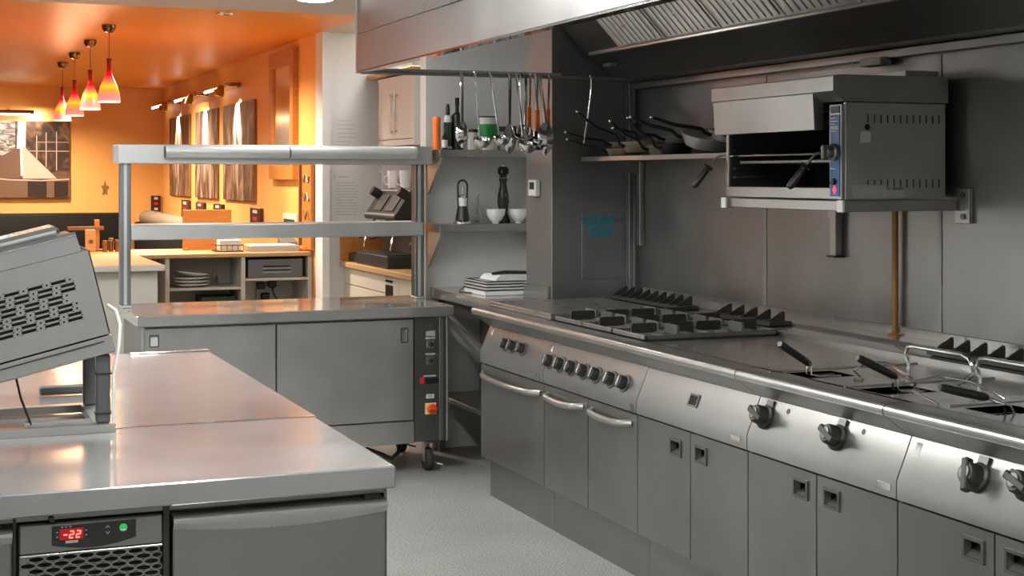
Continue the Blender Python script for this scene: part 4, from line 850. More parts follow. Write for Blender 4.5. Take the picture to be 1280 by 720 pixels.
# gantry
t = thing('pass_gantry', 'steel gantry with two shelves and tubular heat lamps on the pass', 'gantry', (1.8, 7.9, PT))
for (a, b) in ((0.958, 1.012), (2.552, 2.606)):
    p = part('post', MB().box(a, b, 7.83, 7.90, PT + 0.012, 1.66, 0.004), M['post'], t)
    part('post_strip', MB().box(a + 0.018, a + 0.034, 7.827, 7.831, PT + 0.014, 1.62, 0.001), M['gantry'], p)
    part('foot_plate', MB().box(a - 0.0, b + 0.0, 7.815, 7.915, PT + 0.0005, PT + 0.012, 0.002), M['gantry'], t)
part('middle_shelf', MB().box(1.012, 2.60, 7.815, 8.07, 1.222, 1.300, 0.006), M['gantry'], t)
part('top_shelf', MB().box(0.947, 2.645, 7.80, 8.07, 1.618, 1.718, 0.004), M['gantry'], t)
for (a, b) in ((1.178, 1.826), (1.834, 2.540)):
    l = part('heat_lamp', MB().cyl((a, 7.775, 1.680), (b, 7.775, 1.680), 0.034, None, 24), M['tube_alu'], t)
    part('lamp_end', MB().lathe([(0.030, 0), (0.030, 0.004), (0.001, 0.005)], (a, 7.775, 1.680), 20, (-1, 0, 0)), M['knob'], l)
    part('lamp_back', MB().box(a + 0.01, b - 0.01, 7.78, 7.80, 1.655, 1.705), M['knob'], l)

# ================================================================== STEEL BENCHES
BZ = 0.88
def seg7(mb, ch, x, z, w_, h_, y, th=0.0032):
    S = {'2': 'abged', '-': 'g'}[ch]; sl = 0.12
    P = {'a': ((0, 1), (1, 1)), 'b': ((1, 1), (1, .5)), 'c': ((1, .5), (1, 0)), 'd': ((0, 0), (1, 0)), 'e': ((0, .5), (0, 0)), 'f': ((0, 1), (0, .5)), 'g': ((0, .5), (1, .5))}
    for k in S:
        (a, b), (c_, d_) = P[k]
        p0 = Vector((x + a * w_ + sl * b * h_, y, z + b * h_)); p1 = Vector((x + c_ * w_ + sl * d_ * h_, y, z + d_ * h_))
        mb.tube([p0, p1], th / 2, 6)
t = thing('freezer_counter', 'near stainless freezer counter with digital display and door below its worktop', 'freezer', (0.3, 3.7, 0))
part('top', MB().box(-0.9, 1.024, 3.285, 4.055, BZ - 0.051, BZ, 0.003), M['bench'], t)
part('body', MB().box(-0.88, 1.012, 3.345, 4.04, 0.12, BZ - 0.052), M['knob'], t)
part('edge_highlight', MB().box(-0.9, 1.024, 4.043, 4.0565, BZ - 0.002, BZ + 0.002, 0.0015), M['chrome'], t)  # bright strip added to stand for the highlight along the seam
part('top_rail', MB().box(-0.88, 1.010, 3.322, 3.345, 0.812, 0.828, 0.001), M['hood_in'], t)
part('stile', MB().box(0.498, 0.512, 3.318, 3.345, 0.12, 0.826, 0.001), M['knob'], t)
part('stile', MB().box(0.183, 0.19, 3.318, 3.345, 0.12, 0.826, 0.001), M['knob'], t)
part('stile', MB().box(1.006, 1.014, 3.322, 3.345, 0.12, 0.826, 0.001), M['hood_in'], t)
cp = part('control_housing', MB().box(0.195, 0.496, 3.308, 3.33, 0.744, 0.808, 0.003), M['door'], t)
fx0, fx1 = 0.262, 0.438
poly = [(fx0, 0.809 - 0.008), (fx1, 0.803)] + [(fx1 - (fx1 - fx0) * k / 10, 0.770 - 0.018 * math.sin(PI * (0.10 + 0.8 * k / 10)) - 0.004 * k / 10) for k in range(11)]
dp = part('display_panel', MB().prism(poly, 'y', 3.3055, 3.308), M['black'], cp)
part('screen', MB().box(0.278, 0.327, 3.3047, 3.3055, 0.771, 0.794), M['led_glow'], dp)
mb = MB(); seg7(mb, '-', 0.285, 0.7745, 0.008, 0.014, 3.3040, 0.003); seg7(mb, '2', 0.298, 0.7745, 0.0075, 0.014, 3.3040, 0.003); seg7(mb, '2', 0.312, 0.7745, 0.0075, 0.014, 3.3040, 0.003)
part('digits', mb, M['led_red'], dp, 'red digits reading -22')
part('name_strip', MB().box(0.290, 0.316, 3.3047, 3.3055, 0.763, 0.7685), M['label_grey'], dp)
for (x, z) in ((0.283, 0.7985), (0.291, 0.7985), (0.300, 0.7985), (0.273, 0.788), (0.273, 0.778), (0.333, 0.788), (0.333, 0.778)):
    part('icon', MB().box(x - 0.002, x + 0.002, 3.3047, 3.3055, z - 0.0012, z + 0.0012), M['label_grey'], dp)
part('up_arrow', MB().tube([(0.374, 3.305, 0.789), (0.378, 3.305, 0.794), (0.382, 3.305, 0.789)], 0.0007, 5), M['label_white'], dp)
part('down_arrow', MB().tube([(0.374, 3.305, 0.781), (0.378, 3.305, 0.776), (0.382, 3.305, 0.781)], 0.0007, 5), M['label_white'], dp)
part('power_button', MB().lathe([(0.0085, 0), (0.008, 0.001), (0.0005, 0.0012)], (0.411, 3.3055, 0.787), 16, (0, -1, 0)), M['led_green'], dp)
part('button_bar', MB().box(0.405, 0.417, 3.3040, 3.3047, 0.781, 0.7835), M['label_white'], dp)
part('lock', MB().cyl((0.262, 3.318, 0.8165), (0.262, 3.302, 0.8165), 0.006, None, 10), M['black'], t)
gx0, gx1, gz1, gz0 = 0.196, 0.495, 0.742, 0.50
cw, chh = 0.0345, 0.0128
mb = MB(); row = 0; z = gz1 - chh / 2 - 0.003
while z > gz0:
    off = 0 if row % 2 else cw / 2
    x = gx0 + cw / 2 - off + 0.0
    while x < gx1:
        a, b = max(x - cw / 2, gx0), min(x + cw / 2, gx1)
        if b - a > cw * 0.6: mb.holed(((a + b) / 2, 3.310, z), (1, 0, 0), (0, 0, 1), b - a, chh, (b - a) * 0.44, chh * 0.40, 0.004, 16)
        elif b - a > 0.002: mb.box(a, b, 3.310, 3.314, z - chh / 2, z + chh / 2)
        x += cw
    row += 1; z -= chh
part('vent_grille', mb, M['door'], t, recalc=False)
part('grille_frame', MB().box(gx0, gx1, 3.306, 3.314, gz1 - 0.0035, gz1 + 0.001, 0.001), M['nose'], t)
part('grille_back', MB().box(gx0, gx1, 3.328, 3.332, 0.3, gz1), M['blackmatt'], t)
def fridge_door(x0, x1):
    d = part('door', MB().box(x0, x1, 3.300, 3.340, 0.2, 0.788, 0.004), M['door'], t)
    pr = []
    n = 12; rings = []
    for i in range(n + 1):
        s_ = i / n; xx = x0 + (x1 - x0) * s_; drop = 0.014 + 0.014 * math.sin(PI * s_)
        rings.append([(xx, 3.340, 0.789), (xx, 3.340, 0.803), (xx, 3.296, 0.802), (xx, 3.288, 0.797), (xx, 3.287, 0.790), (xx, 3.292, 0.790 - drop * 0.5), (xx, 3.2995, 0.788 - drop)])
    part('door_pull', MB().ring_sweep(rings), M['nose'], d, sharp=40)
fridge_door(0.517, 1.006); fridge_door(-0.35, 0.181)
part('door_hinge', MB().box(0.955, 0.995, 3.305, 3.322, 0.803, 0.812, 0.001), M['black'], t)
for (x, y) in ((0.95, 3.45), (-0.8, 3.45), (0.95, 3.95), (-0.8, 3.95)):
    part('leg', MB().cyl((x, y, 0.0), (x, y, 0.125), 0.022, None, 12), M['satin'], t)
t = thing('steel_bench', 'long glossy steel bench reaching from the freezer counter towards the pass', 'bench', (0.2, 4.9, 0))
part('top', MB().box(-0.9, 1.038, 4.060, 5.78, BZ - 0.054, BZ - 0.004, 0.003), M['bench'], t)
part('end_rim', MB().box(0.74, 1.038, 5.745, 5.78, BZ - 0.0038, BZ + 0.002, 0.002), M['chrome'], t)
part('under_shelf', MB().box(-0.85, 1.0, 4.12, 5.72, 0.28, 0.30, 0.002), M['door'], t)
for (x, y) in ((0.98, 4.15), (-0.82, 4.15), (0.98, 5.68), (-0.82, 5.68)):
    part('leg', MB().box(x - 0.02, x + 0.02, y - 0.02, y + 0.02, 0.0, BZ - 0.052, 0.002), M['satin'], t)

# ================================================================== TILTED MACHINE ON THE BENCH
OR = Vector((0.476, 4.0, 1.089)); av = Vector((-0.972, 0, -0.235)); bv = Vector((-0.235, 0, 0.972))
TM = Matrix(((av.x, 0, bv.x, OR.x), (0, 1, 0, OR.y), (av.z, 0, bv.z, OR.z), (0, 0, 0, 1)))   # local x = along the box, z = up, y = depth
DP = 0.40
t = thing('tilted_warmer', 'grey tilted food warmer with slotted vents standing on the left bench', 'appliance', (0.2, 4.2, BZ))
part('body', MB().box(0.003, 0.75, 0.012, DP, 0.052, 0.276).xf(TM), M['knob'], t)
part('side_panel', MB().box(0, 0.003, 0, DP, 0.052, 0.278, 0).xf(TM), M['grey_box'], t)
hx = []
mb = MB()
vx0, vx1, vz0, vz1 = 0.055, 0.60, 0.105, 0.222
# plate around the vent field
for (a, b, c_, d_) in ((0, 0.75, 0.052, vz0), (0, 0.75, vz1, 0.278), (0, vx0, vz0, vz1), (vx1, 0.75, vz0, vz1)): mb.box(a, b, 0, 0.003, c_, d_)
part('front_panel', mb.xf(TM), M['grey_box'], t)
mb = MB(); rows = 9; rh = (vz1 - vz0) / rows; tw = 0.042; dw = 0.017
for r_ in range(rows):
    x = vx0 + (0.0 if r_ % 3 == 0 else (-0.02 if r_ % 3 == 1 else -0.04)); k = r_ % 2
    while x < vx1 - 1e-6:
        w_ = tw if k % 2 == 0 else dw
        a, b = max(x, vx0), min(x + w_, vx1)
        if b - a > w_ * 0.7:
            if k % 2 == 0: mb.holed(((a + b) / 2, 0, vz0 + (r_ + 0.5) * rh), (1, 0, 0), (0, 0, 1), b - a, rh, (b - a) * 0.46, rh * 0.32, 0.003, 16, 'slot')
            else: mb.holed(((a + b) / 2, 0, vz0 + (r_ + 0.5) * rh), (1, 0, 0), (0, 0, 1), b - a, rh, rh * 0.22, rh * 0.22, 0.003, 12)
        elif b - a > 1e-4: mb.box(a, b, 0, 0.003, vz0 + r_ * rh, vz0 + (r_ + 1) * rh)
        x += w_; k += 1
part('vent_plate', mb.xf(TM), M['grey_box'], t, recalc=False)
part('vent_dark', MB().box(0.05, 0.61, 0.0085, 0.0115, 0.09, 0.235).xf(TM), M['blackmatt'], t)
part('base_trim', MB().box(-0.002, 0.75, -0.002, DP + 0.002, 0.002, 0.047, 0.002).xf(TM), M['grey_box'], t)
part('trim_line', MB().box(0.02, 0.74, -0.004, -0.002, 0.034, 0.037).xf(TM), M['knob'], t)
top = [(0.012, 0.278), (0.75, 0.278), (0.75, 0.335), (0.05, 0.335)]
part('top_cover', MB().prism([(0.004, 0.279), (0.385, 0.279), (0.36, 0.322), (0.045, 0.322)], 'x', 0.02, 0.75).xf(TM), M['bench'], t)
part('top_lip', MB().tube([TM @ Vector((0.02, 0.045, 0.324)), TM @ Vector((0.75, 0.045, 0.324))], 0.006, 8), M['chrome'], t)
part('top_crest', MB().box(0.05, 0.75, 0.13, 0.33, 0.322, 0.352, 0.01).xf(TM), M['chrome'], t)
for (x0_, x1_, y, zt) in ((0.43, 0.466, 4.015, 1.082), (0.43, 0.466, 4.345, 1.082), (-0.16, -0.124, 4.015, 0.935), (-0.16, -0.124, 4.345, 0.935)):
    part('post', MB().box(x0_, x1_, y, y + 0.03, BZ + 0.022, zt, 0.004), M['postgrey'], t)
part('base_frame', MB().plate('z', BZ + 0.0006, BZ + 0.022, -0.2, 0.478, 3.99, 4.40, [(-0.17, 0.425, 4.03, 4.36)]), M['benchedge'], t)
part('base_block', MB().box(0.25, 0.42, 4.03, 4.06, BZ + 0.004, BZ + 0.03, 0.002), M['grey_box'], t)
for z in (0.925, 1.03):
    part('cable_tie', MB().plate('z', z, z + 0.004, 0.427, 0.475, 4.012, 4.05, [(0.430, 0.466, 4.015, 4.045)]), M['black'], t)
solo('mains_cable', MB().tube([(0.462, 4.05, 1.21), (0.482, 4.03, 1.195), (0.490, 4.01, 1.16), (0.486, 4.005, 1.10), (0.474, 4.004, 1.03), (0.472, 4.004, 0.93), (0.474, 4.006, 0.905)], 0.005, 8), M['cable_white'], 'white cable looping down the post of the tilted warmer', 'cable', (0.474, 4.0, 0.905))
solo('probe_lead', MB().tube([(0.235, 4.1, 1.02), (0.245, 4.08, 0.97), (0.268, 4.03, 0.905)], 0.003, 6), M['black'], 'thin black lead hanging under the tilted warmer', 'lead', (0.268, 4.03, 0.9))
t = thing('sharpening_steel', 'dark tapered tool lying on the bench behind the tilted warmer', 'tool', (0.5, 4.75, BZ))
part('shaft', MB().box(0.34, 0.50, 4.735, 4.775, BZ + 0.0005, BZ + 0.026, 0.004), M['postgrey'], t)
part('tip', MB().prism([(0.50, 4.737), (0.54, 4.752), (0.54, 4.758), (0.50, 4.773)], 'z', BZ + 0.001, BZ + 0.024), M['chrome'], t)

# ================================================================== COFFEE ALCOVE
CT = 0.966
t = thing('coffee_counter', 'cream drawer counter with pale wood top beyond the pass', 'counter', (3.0, 9.1, 0))
part('top', MB().box(2.705, 3.238, 8.12, 9.995, CT - 0.035, CT, 0.004), M['birch'], t)
part('carcass', MB().box(2.75, 3.238, 8.13, 9.99, 0.08, CT - 0.036), M['cream'], t)
for (a, b) in ((8.135, 8.70), (9.0, 9.98)):
    for (c_, d_) in ((0.815, 0.926), (0.695, 0.808), (0.40, 0.688), (0.09, 0.393)):
        part('drawer', MB().box(2.735, 2.752, a, b, c_, d_, 0.002), M['creamdrawer'], t)
so = part('appliance_front', MB().box(2.735, 2.752, 8.705, 8.995, 0.40, 0.926, 0.002), M['cream'], t)
part('appliance_window', MB().box(2.732, 2.735, 8.83, 8.985, 0.72, 0.87, 0.001), M['dark_brown'], so)
for k in range(4): part('knob', MB().lathe([(0.008, 0), (0.008, 0.01), (0.001, 0.01)], (2.735, 8.85 + k * 0.035, 0.895), 8, (-1, 0, 0)), M['dark_brown'], so)
t = thing('espresso_machine', 'black and steel espresso machine with two portafilters on the coffee counter', 'coffee machine', (2.95, 9.35, CT))
part('body', MB().box(2.92, 3.18, 8.98, 9.68, CT + 0.08, 1.43, 0.01), M['black'], t)
part('drip_base', MB().box(2.74, 3.2, 8.97, 9.69, CT + 0.001, CT + 0.08, 0.006), M['knob'], t)
part('drip_grid', MB().box(2.745, 2.915, 9.0, 9.66, CT + 0.081, CT + 0.086, 0.001), M['knob'], t)
part('control_head', MB().prism([(2.80, 1.27), (2.79, 1.29), (2.91, 1.47), (2.96, 1.47), (2.96, 1.27)], 'y', 8.99, 9.67), M['black'], t)
part('head_frame', MB().box(-0.33, 0.33, -0.10, -0.085, 0, 0.006, 0.001).box(-0.33, 0.33, 0.085, 0.10, 0, 0.006, 0.001).xf(frame_M((2.85, 9.33, 1.38), (0, -1, 0), (0.555, 0, 0.832))), M['satin'], t)
for yk in (9.16, 9.42):
    part('button_pad', MB().box(-0.09, 0.09, -0.06, 0.06, 0, 0.004, 0.001).xf(frame_M((2.845, yk + 0.02, 1.379), (0, -1, 0), (0.555, 0, 0.832))), M['knobface'], t)
    g = part('group_head', MB().cyl((2.86, yk, 1.27), (2.86, yk, 1.20), 0.035, None, 16), M['chrome'], t)
    part('portafilter', MB().cyl((2.86, yk, 1.20), (2.86, yk, 1.17), 0.038, None, 16), M['chrome'], g)
    part('handle', MB().tube([(2.83, yk, 1.185), (2.78, yk + 0.01, 1.18), (2.69, yk + 0.03, 1.155)], [0.010, 0.015, 0.013], 8), M['black'], g)
for yk in (9.02, 9.62):
    part('steam_tap', MB().cyl((2.90, yk, 1.42), (2.83, yk, 1.46), 0.032, None, 12), M['black'], t)
    part('steam_wand', MB().tube([(2.86, yk, 1.27), (2.80, yk, 1.22), (2.775, yk, 1.08)], 0.006, 6), M['chrome'], t)
part('cup_rail', MB().tube([(2.93, 9.0, 1.47), (3.17, 9.0, 1.47), (3.17, 9.66, 1.47), (2.93, 9.66, 1.47)], 0.005, 6, True), M['chrome'], t)
def mug(x, y, z, label):
    t = thing('mug', label, 'mug', (x, y, z), 'white mugs stacked on the espresso machine')
    part('body', MB().lathe([(0, 0), (0.036, 0), (0.044, 0.115), (0.040, 0.115), (0.033, 0.006), (0, 0.006)], (x, y, z), 20), M['porcelain'], t)
    part('handle', MB().tube([(x - 0.036, y, z + 0.08), (x - 0.062, y, z + 0.075), (x - 0.066, y, z + 0.045), (x - 0.055, y, z + 0.022), (x - 0.036, y, z + 0.02)], 0.006, 7), M['porcelain'], t)
mug(2.94, 9.48, 1.4765, 'white mug at the left of the pair on the espresso machine')
mug(2.985, 9.36, 1.4765, 'white mug at the right of the pair on the espresso machine')
solo('paper_cup', MB().lathe([(0, 0), (0.03, 0), (0.04, 0.09), (0, 0.09)], (3.11, 9.12, 1.4765), 16), M['porcelain'], 'white paper cup standing behind the mugs on the espresso machine', 'cup', (3.11, 9.12, 1.4765))
solo('wooden_bowl', MB().lathe([(0, 0), (0.05, 0), (0.1, 0.05), (0.11, 0.1), (0.1, 0.1), (0.09, 0.05), (0, 0.012)], (3.06, 9.53, 1.4765), 20), M['brown_wood'], 'brown wooden bowl behind the white mugs', 'bowl', (3.06, 9.53, 1.4765))
t = thing('coffee_grinder', 'steel and black coffee grinder beside the espresso machine', 'grinder', (2.93, 8.62, CT))
part('body', MB().box(2.84, 3.05, 8.52, 8.74, CT + 0.001, CT + 0.05, 0.004).box(2.86, 3.03, 8.54, 8.72, CT + 0.05, 1.17, 0.006), M['satin'], t)
part('hopper', MB().lathe([(0.06, 1.17), (0.09, 1.25), (0.09, 1.27), (0, 1.275)], (2.945, 8.63, 0), 18), M['black'], t)
part('knob', MB().ball((2.83, 8.72, 1.12), 0.028), M['black'], t)
part('spout', MB().box(2.80, 2.86, 8.60, 8.66, 1.10, 1.14, 0.004), M['black'], t)
t = thing('knock_box', 'low black tray of coffee tools at the far end of the coffee counter', 'tray', (2.85, 9.80, CT))
part('tray', MB().plate('z', CT + 0.0005, CT + 0.06, 2.76, 3.0, 9.72, 9.95, [(2.772, 2.988, 9.732, 9.938)]).box(2.772, 2.988, 9.732, 9.938, CT + 0.0005, CT + 0.01), M['black'], t)
part('tamper', MB().lathe([(0.025, 0.012), (0.025, 0.03), (0.01, 0.04), (0.012, 0.08), (0, 0.085)], (2.83, 9.79, CT), 14), M['chrome'], t)
solo('wood_backboard', MB().box(2.71, 2.80, 9.965, 9.995, CT + 0.001, 1.19, 0.002).box(2.80, 3.05, 9.97, 9.995, CT + 0.001, 1.17, 0.002), M['orange_wood'], 'orange wooden board standing against the white pier on the coffee counter', 'board', (2.85, 9.98, CT))
# wall cabinet and open end shelves
t = thing('wall_cabinet', 'white two-door wall cabinet with long bar handles above the espresso machine', 'cabinet', (3.08, 9.4, 1.765))
part('body', MB().box(2.94, 3.238, 9.0, 9.77, 1.77, 2.215), M['cab_white'], t)
part('end_panel', MB().box(2.92, 3.238, 8.985, 9.0, 1.755, 2.222, 0.001), M['cab_white'], t)
part('light_rail', MB().box(2.925, 2.94, 9.0, 9.77, 1.757, 1.795, 0.001), M['cab_white'], t)
for (a, b, h) in ((9.003, 9.384, 9.345), (9.388, 9.768, 9.43)):
    d = part('door', MB().box(2.922, 2.94, a, b, 1.80, 2.214, 0.002), M['cab_white'], t)
    part('handle', MB().tube([(2.90, h, 1.825), (2.90, h, 2.11)], 0.006, 8).cyl((2.90, h, 1.85), (2.922, h, 1.85), 0.005, None, 8).cyl((2.90, h, 2.085), (2.922, h, 2.085), 0.005, None, 8), M['satin'], d)
t = thing('open_shelf_unit', 'narrow white open end shelf beside the wall cabinet', 'shelf', (3.08, 9.88, 1.3))
part('back', MB().box(3.20, 3.238, 9.772, 9.995, 1.30, 2.215), M['cab_white'], t)
part('side', MB().box(2.95, 3.20, 9.772, 9.786, 1.30, 2.215, 0.001), M['cab_white'], t)
for z in (1.30, 1.58, 1.765, 1.985, 2.20):
    part('shelf', MB().prism([(2.95, 9.786), (3.2, 9.786), (3.2, 9.99), (3.05, 9.99), (2.98, 9.95), (2.95, 9.88)], 'z', z, z + 0.015), M['cab_white'], t)
part('cornice', MB().box(2.90, 3.238, 8.98, 9.995, 2.225, 2.26, 0.008), M['birch'], t)
solo('sugar_bowl', MB().lathe([(0, 0), (0.05, 0), (0.07, 0.06), (0.06, 0.12), (0.03, 0.14), (0, 0.145)], (3.04, 9.88, 1.7805), 18), M['porcelain'], 'white rounded jar on the open end shelf', 'jar', (3.04, 9.88, 1.7805))
# notices on the pier
def notice(label, x0, x1, z0, z1, lines):
    t = thing('paper_notice', label, 'notice', ((x0 + x1) / 2, 9.99, z0), 'printed notices on the white pier')
    part('sheet', MB().box(x0, x1, 9.928, 9.9295, z0, z1) if False else MB().box(x0, x1, 9.9975, 9.9995, z0, z1), M['paper'], t)
    for (a, b, z, h) in lines:
        part('print_line', MB().box(x0 + a * (x1 - x0), x0 + b * (x1 - x0), 9.9968, 9.9975, z0 + z * (z1 - z0), z0 + (z + h) * (z1 - z0)), M['ink'], t)
rl = random.Random(3)
notice('upper white paper notice on the pier, half behind the gantry rail', 2.655, 2.885, 1.665, 1.985, [(0.15, 0.15 + rl.uniform(0.4, 0.7), 0.85 - k * 0.09, 0.02) for k in range(9)])
notice('lower white paper notice on the pier with a block of small print', 2.650, 2.890, 1.20, 1.60, [(0.2, 0.5, 0.86, 0.025)] + [(0.14, 0.14 + rl.uniform(0.5, 0.68), 0.76 - k * 0.05, 0.018) for k in range(12)] + [(0.08, 0.12, 0.84, 0.07)])

# ================================================================== LOUNGE: bar counter and things on it
BT = 1.025
t = thing('bar_counter', 'white panelled bar counter with wooden top behind the pass', 'counter', (0.2, 9.9, 0))
part('top', MB().box(-2.0, 1.352, 8.97, 10.9, BT - 0.035, BT, 0.006), M['orange_wood'], t)
part('edge', MB().box(-2.0, 1.356, 8.962, 8.97, BT - 0.036, BT - 0.002, 0.003).box(1.352, 1.358, 8.962, 10.9, BT - 0.036, BT - 0.002, 0.003), M['cream'], t)
part('front', MB().box(-2.0, 1.32, 9.01, 9.03, 0.0, BT - 0.036), M['cream'], t)
part('end', MB().box(1.30, 1.32, 9.03, 10.86, 0.0, BT - 0.036), M['cream'], t)
t = thing('bar_shelving', 'cream open shelving under a wooden counter end, with plates and a till drawer', 'shelving', (1.95, 10.5, 0))
part('top', MB().box(1.362, 2.56, 10.18, 10.9, BT - 0.03, BT + 0.002, 0.006), M['birch'], t)
part('back', MB().box(1.40, 2.56, 10.60, 10.62, 0.0, BT - 0.031), M['cream'], t)
for x in (1.545, 2.062, 2.535): part('upright', MB().box(x, x + 0.03, 10.2, 10.6, 0.0, BT - 0.031, 0.002), M['cream'], t)
for (a, b, z) in ((1.575, 2.062, 0.79), (2.092, 2.535, 0.845), (1.575, 2.062, 0.45), (2.092, 2.535, 0.35)):
    part('shelf', MB().box(a, b, 10.2, 10.6, z - 0.018, z, 0.002), M['cream'], t)
def plate_at(label, x, y, z, r, tilt=0):
    o = solo('plate', MB().lathe([(0, 0), (r * 0.6, 0), (r, 0.018), (r, 0.022), (r * 0.6, 0.006), (0, 0.006)], (0, 0, 0), 24), M['porcelain'], label, 'plate', (0, 0, 0), 'plates on the bar shelf')
    o.location = (x, y, z); o.rotation_euler = (0, tilt, 0)
plate_at('bottom white plate of the stack under the bar', 1.745, 10.33, 0.7905, 0.12)
plate_at('second white plate of the stack under the bar', 1.745, 10.33, 0.8135, 0.12)
plate_at('third white plate of the stack under the bar', 1.74, 10.33, 0.8365, 0.12)
plate_at('top tilted white plate of the stack under the bar', 1.75, 10.33, 0.868, 0.11, 0.12)
solo('small_bottle', MB().lathe([(0, 0), (0.025, 0), (0.025, 0.06), (0.01, 0.09), (0.01, 0.13), (0, 0.13)], (1.90, 10.32, 0.7905), 14), M['glass'], 'small clear bottle right of the plate stack under the bar', 'bottle', (1.90, 10.32, 0.7905))
solo('green_crate', MB().plate('z', 0.451, 0.72, 1.80, 2.03, 10.25, 10.5, [(1.815, 2.015, 10.265, 10.485)]), M['green_box'], 'dark green crate on the low shelf under the bar', 'crate', (1.9, 10.4, 0.451))
t = thing('till_drawer', 'grey till drawer unit under the right bar counter end', 'till', (2.31, 10.38, 0.845))
part('case', MB().box(2.115, 2.50, 10.215, 10.55, 0.8455, 0.975, 0.004), M['crate_grey'], t)
part('drawer_slot', MB().box(2.22, 2.41, 10.211, 10.215, 0.92, 0.93).box(2.22, 2.41, 10.211, 10.215, 0.895, 0.903), M['black'], t)
part('drawer_face', MB().box(2.215, 2.415, 10.2085, 10.2145, 0.876, 0.893, 0.001).box(2.215, 2.415, 10.2085, 10.2145, 0.904, 0.918, 0.001), M['grey_box'], t)
t = thing('socket_strip', 'black plugs in a socket panel under the till drawer', 'sockets', (2.35, 10.59, 0.7))
part('plate', MB().box(2.25, 2.52, 10.585, 10.5995, 0.66, 0.80, 0.002), M['label_grey'], t)
for (x, z) in ((2.28, 0.765), (2.36, 0.775), (2.31, 0.69)): part('plug', MB().box(x - 0.03, x + 0.03, 10.55, 10.585, z - 0.025, z + 0.025, 0.008), M['black'], t)
part('lead', MB().tube([(2.36, 10.555, 0.75), (2.37, 10.54, 0.70), (2.42, 10.53, 0.62), (2.44, 10.53, 0.4)], 0.006, 6), M['black'], t)
solo('wood_screen', MB().box(1.732, 2.078, 10.62, 10.64, BT + 0.003, 1.315, 0.002).box(1.74, 1.76, 10.58, 10.68, BT + 0.003, BT + 0.02, 0.002).box(2.05, 2.07, 10.58, 10.68, BT + 0.003, BT + 0.02, 0.002), M['orange_wood'], 'orange wooden screen board standing on the bar counter end', 'board', (1.9, 10.63, BT + 0.003))
t = thing('wire_basket', 'dark wire basket of folded papers on the bar counter end', 'basket', (1.99, 10.36, BT + 0.003))
mb = MB()
for z in (BT + 0.008, BT + 0.05): mb.tube([(1.90, 10.26, z), (2.09, 10.26, z), (2.09, 10.42, z), (1.90, 10.42, z)], 0.004, 5, True)
for k in range(6): mb.tube([(1.90 + k * 0.038, 10.26, BT + 0.008), (1.90 + k * 0.038, 10.26, BT + 0.05)], 0.0025, 4)
part('wires', mb, M['bronze'], t)
part('papers', MB().box(1.93, 2.08, 10.28, 10.40, BT + 0.012, BT + 0.085, 0.004), M['paper'], t)
t = thing('paper_tray', 'shallow pale tray of papers on the bar counter end', 'tray', (2.31, 10.38, BT + 0.003))
part('tray', MB().prism([(2.145, BT + 0.003), (2.475, BT + 0.003), (2.485, BT + 0.04), (2.13, BT + 0.04)], 'y', 10.22, 10.52), M['cream'], t)
part('sheet', MB().box(2.15, 2.46, 10.24, 10.50, BT + 0.0405, BT + 0.048, 0.002), M['paper'], t)
solo('orange_cloth', MB().lathe([(0, 0), (0.05, 0), (0.055, 0.012), (0.04, 0.03), (0.015, 0.036), (0, 0.034)], (2.515, 10.27, BT + 0.003), 9), M['orange_plastic'], 'small crumpled orange cloth right of the paper tray', 'cloth', (2.515, 10.27, BT + 0.003))
t = thing('card_reader', 'small grey card machine at the right end of the bar counter', 'card reader', (2.50, 10.62, BT + 0.003))
part('body', MB().prism([(10.55, BT + 0.003), (10.70, BT + 0.003), (10.70, BT + 0.085), (10.56, BT + 0.05)], 'x', 2.43, 2.545), M['crate_grey'], t)
part('screen', MB().box(2.445, 2.53, 10.555, 10.558, BT + 0.012, BT + 0.04), M['label_grey'], t)
# things at the back of the bar
t = thing('menu_box', 'pale wooden menu box with a black mark on the bar', 'box', (1.105, 10.7, BT))
part('box', MB().box(1.074, 1.138, 10.68, 10.74, BT + 0.001, 1.18, 0.002), M['birch'], t)
part('mark', MB().box(1.095, 1.122, 10.6785, 10.68, 1.085, 1.11), M['ink_dark'], t)
t = thing('sign_stand', 'wooden T-shaped stand on the bar behind the warmer', 'stand', (1.15, 10.78, BT))
part('post', MB().box(1.142, 1.175, 10.77, 10.80, BT + 0.001, 1.248, 0.002), M['orange_wood'], t)
part('crossbar', MB().box(0.96, 1.205, 10.765, 10.805, 1.175, 1.20, 0.002), M['brown_wood'], t)
part('foot', MB().box(1.10, 1.21, 10.74, 10.83, BT + 0.001, BT + 0.015, 0.002), M['brown_wood'], t)
for i, (x, y, h, lab) in enumerate(((1.20, 10.66, 0.08, 'left small glass jar in the row on the bar'), (1.245, 10.70, 0.095, 'tallest small glass jar in the middle of the row on the bar'), (1.285, 10.66, 0.085, 'right small glass jar in the row on the bar'))):
    lathe_thing('glass_jar', lab, 'jar', (x, y, BT + 0.0005), [('glass', [(0, 0), (0.018, 0), (0.02, h * 0.8), (0.014, h * 0.85), (0, h * 0.85)], 'bronze'), ('lid', [(0.017, h * 0.85), (0.017, h), (0, h)], 'brass')], 'small jars on the bar')
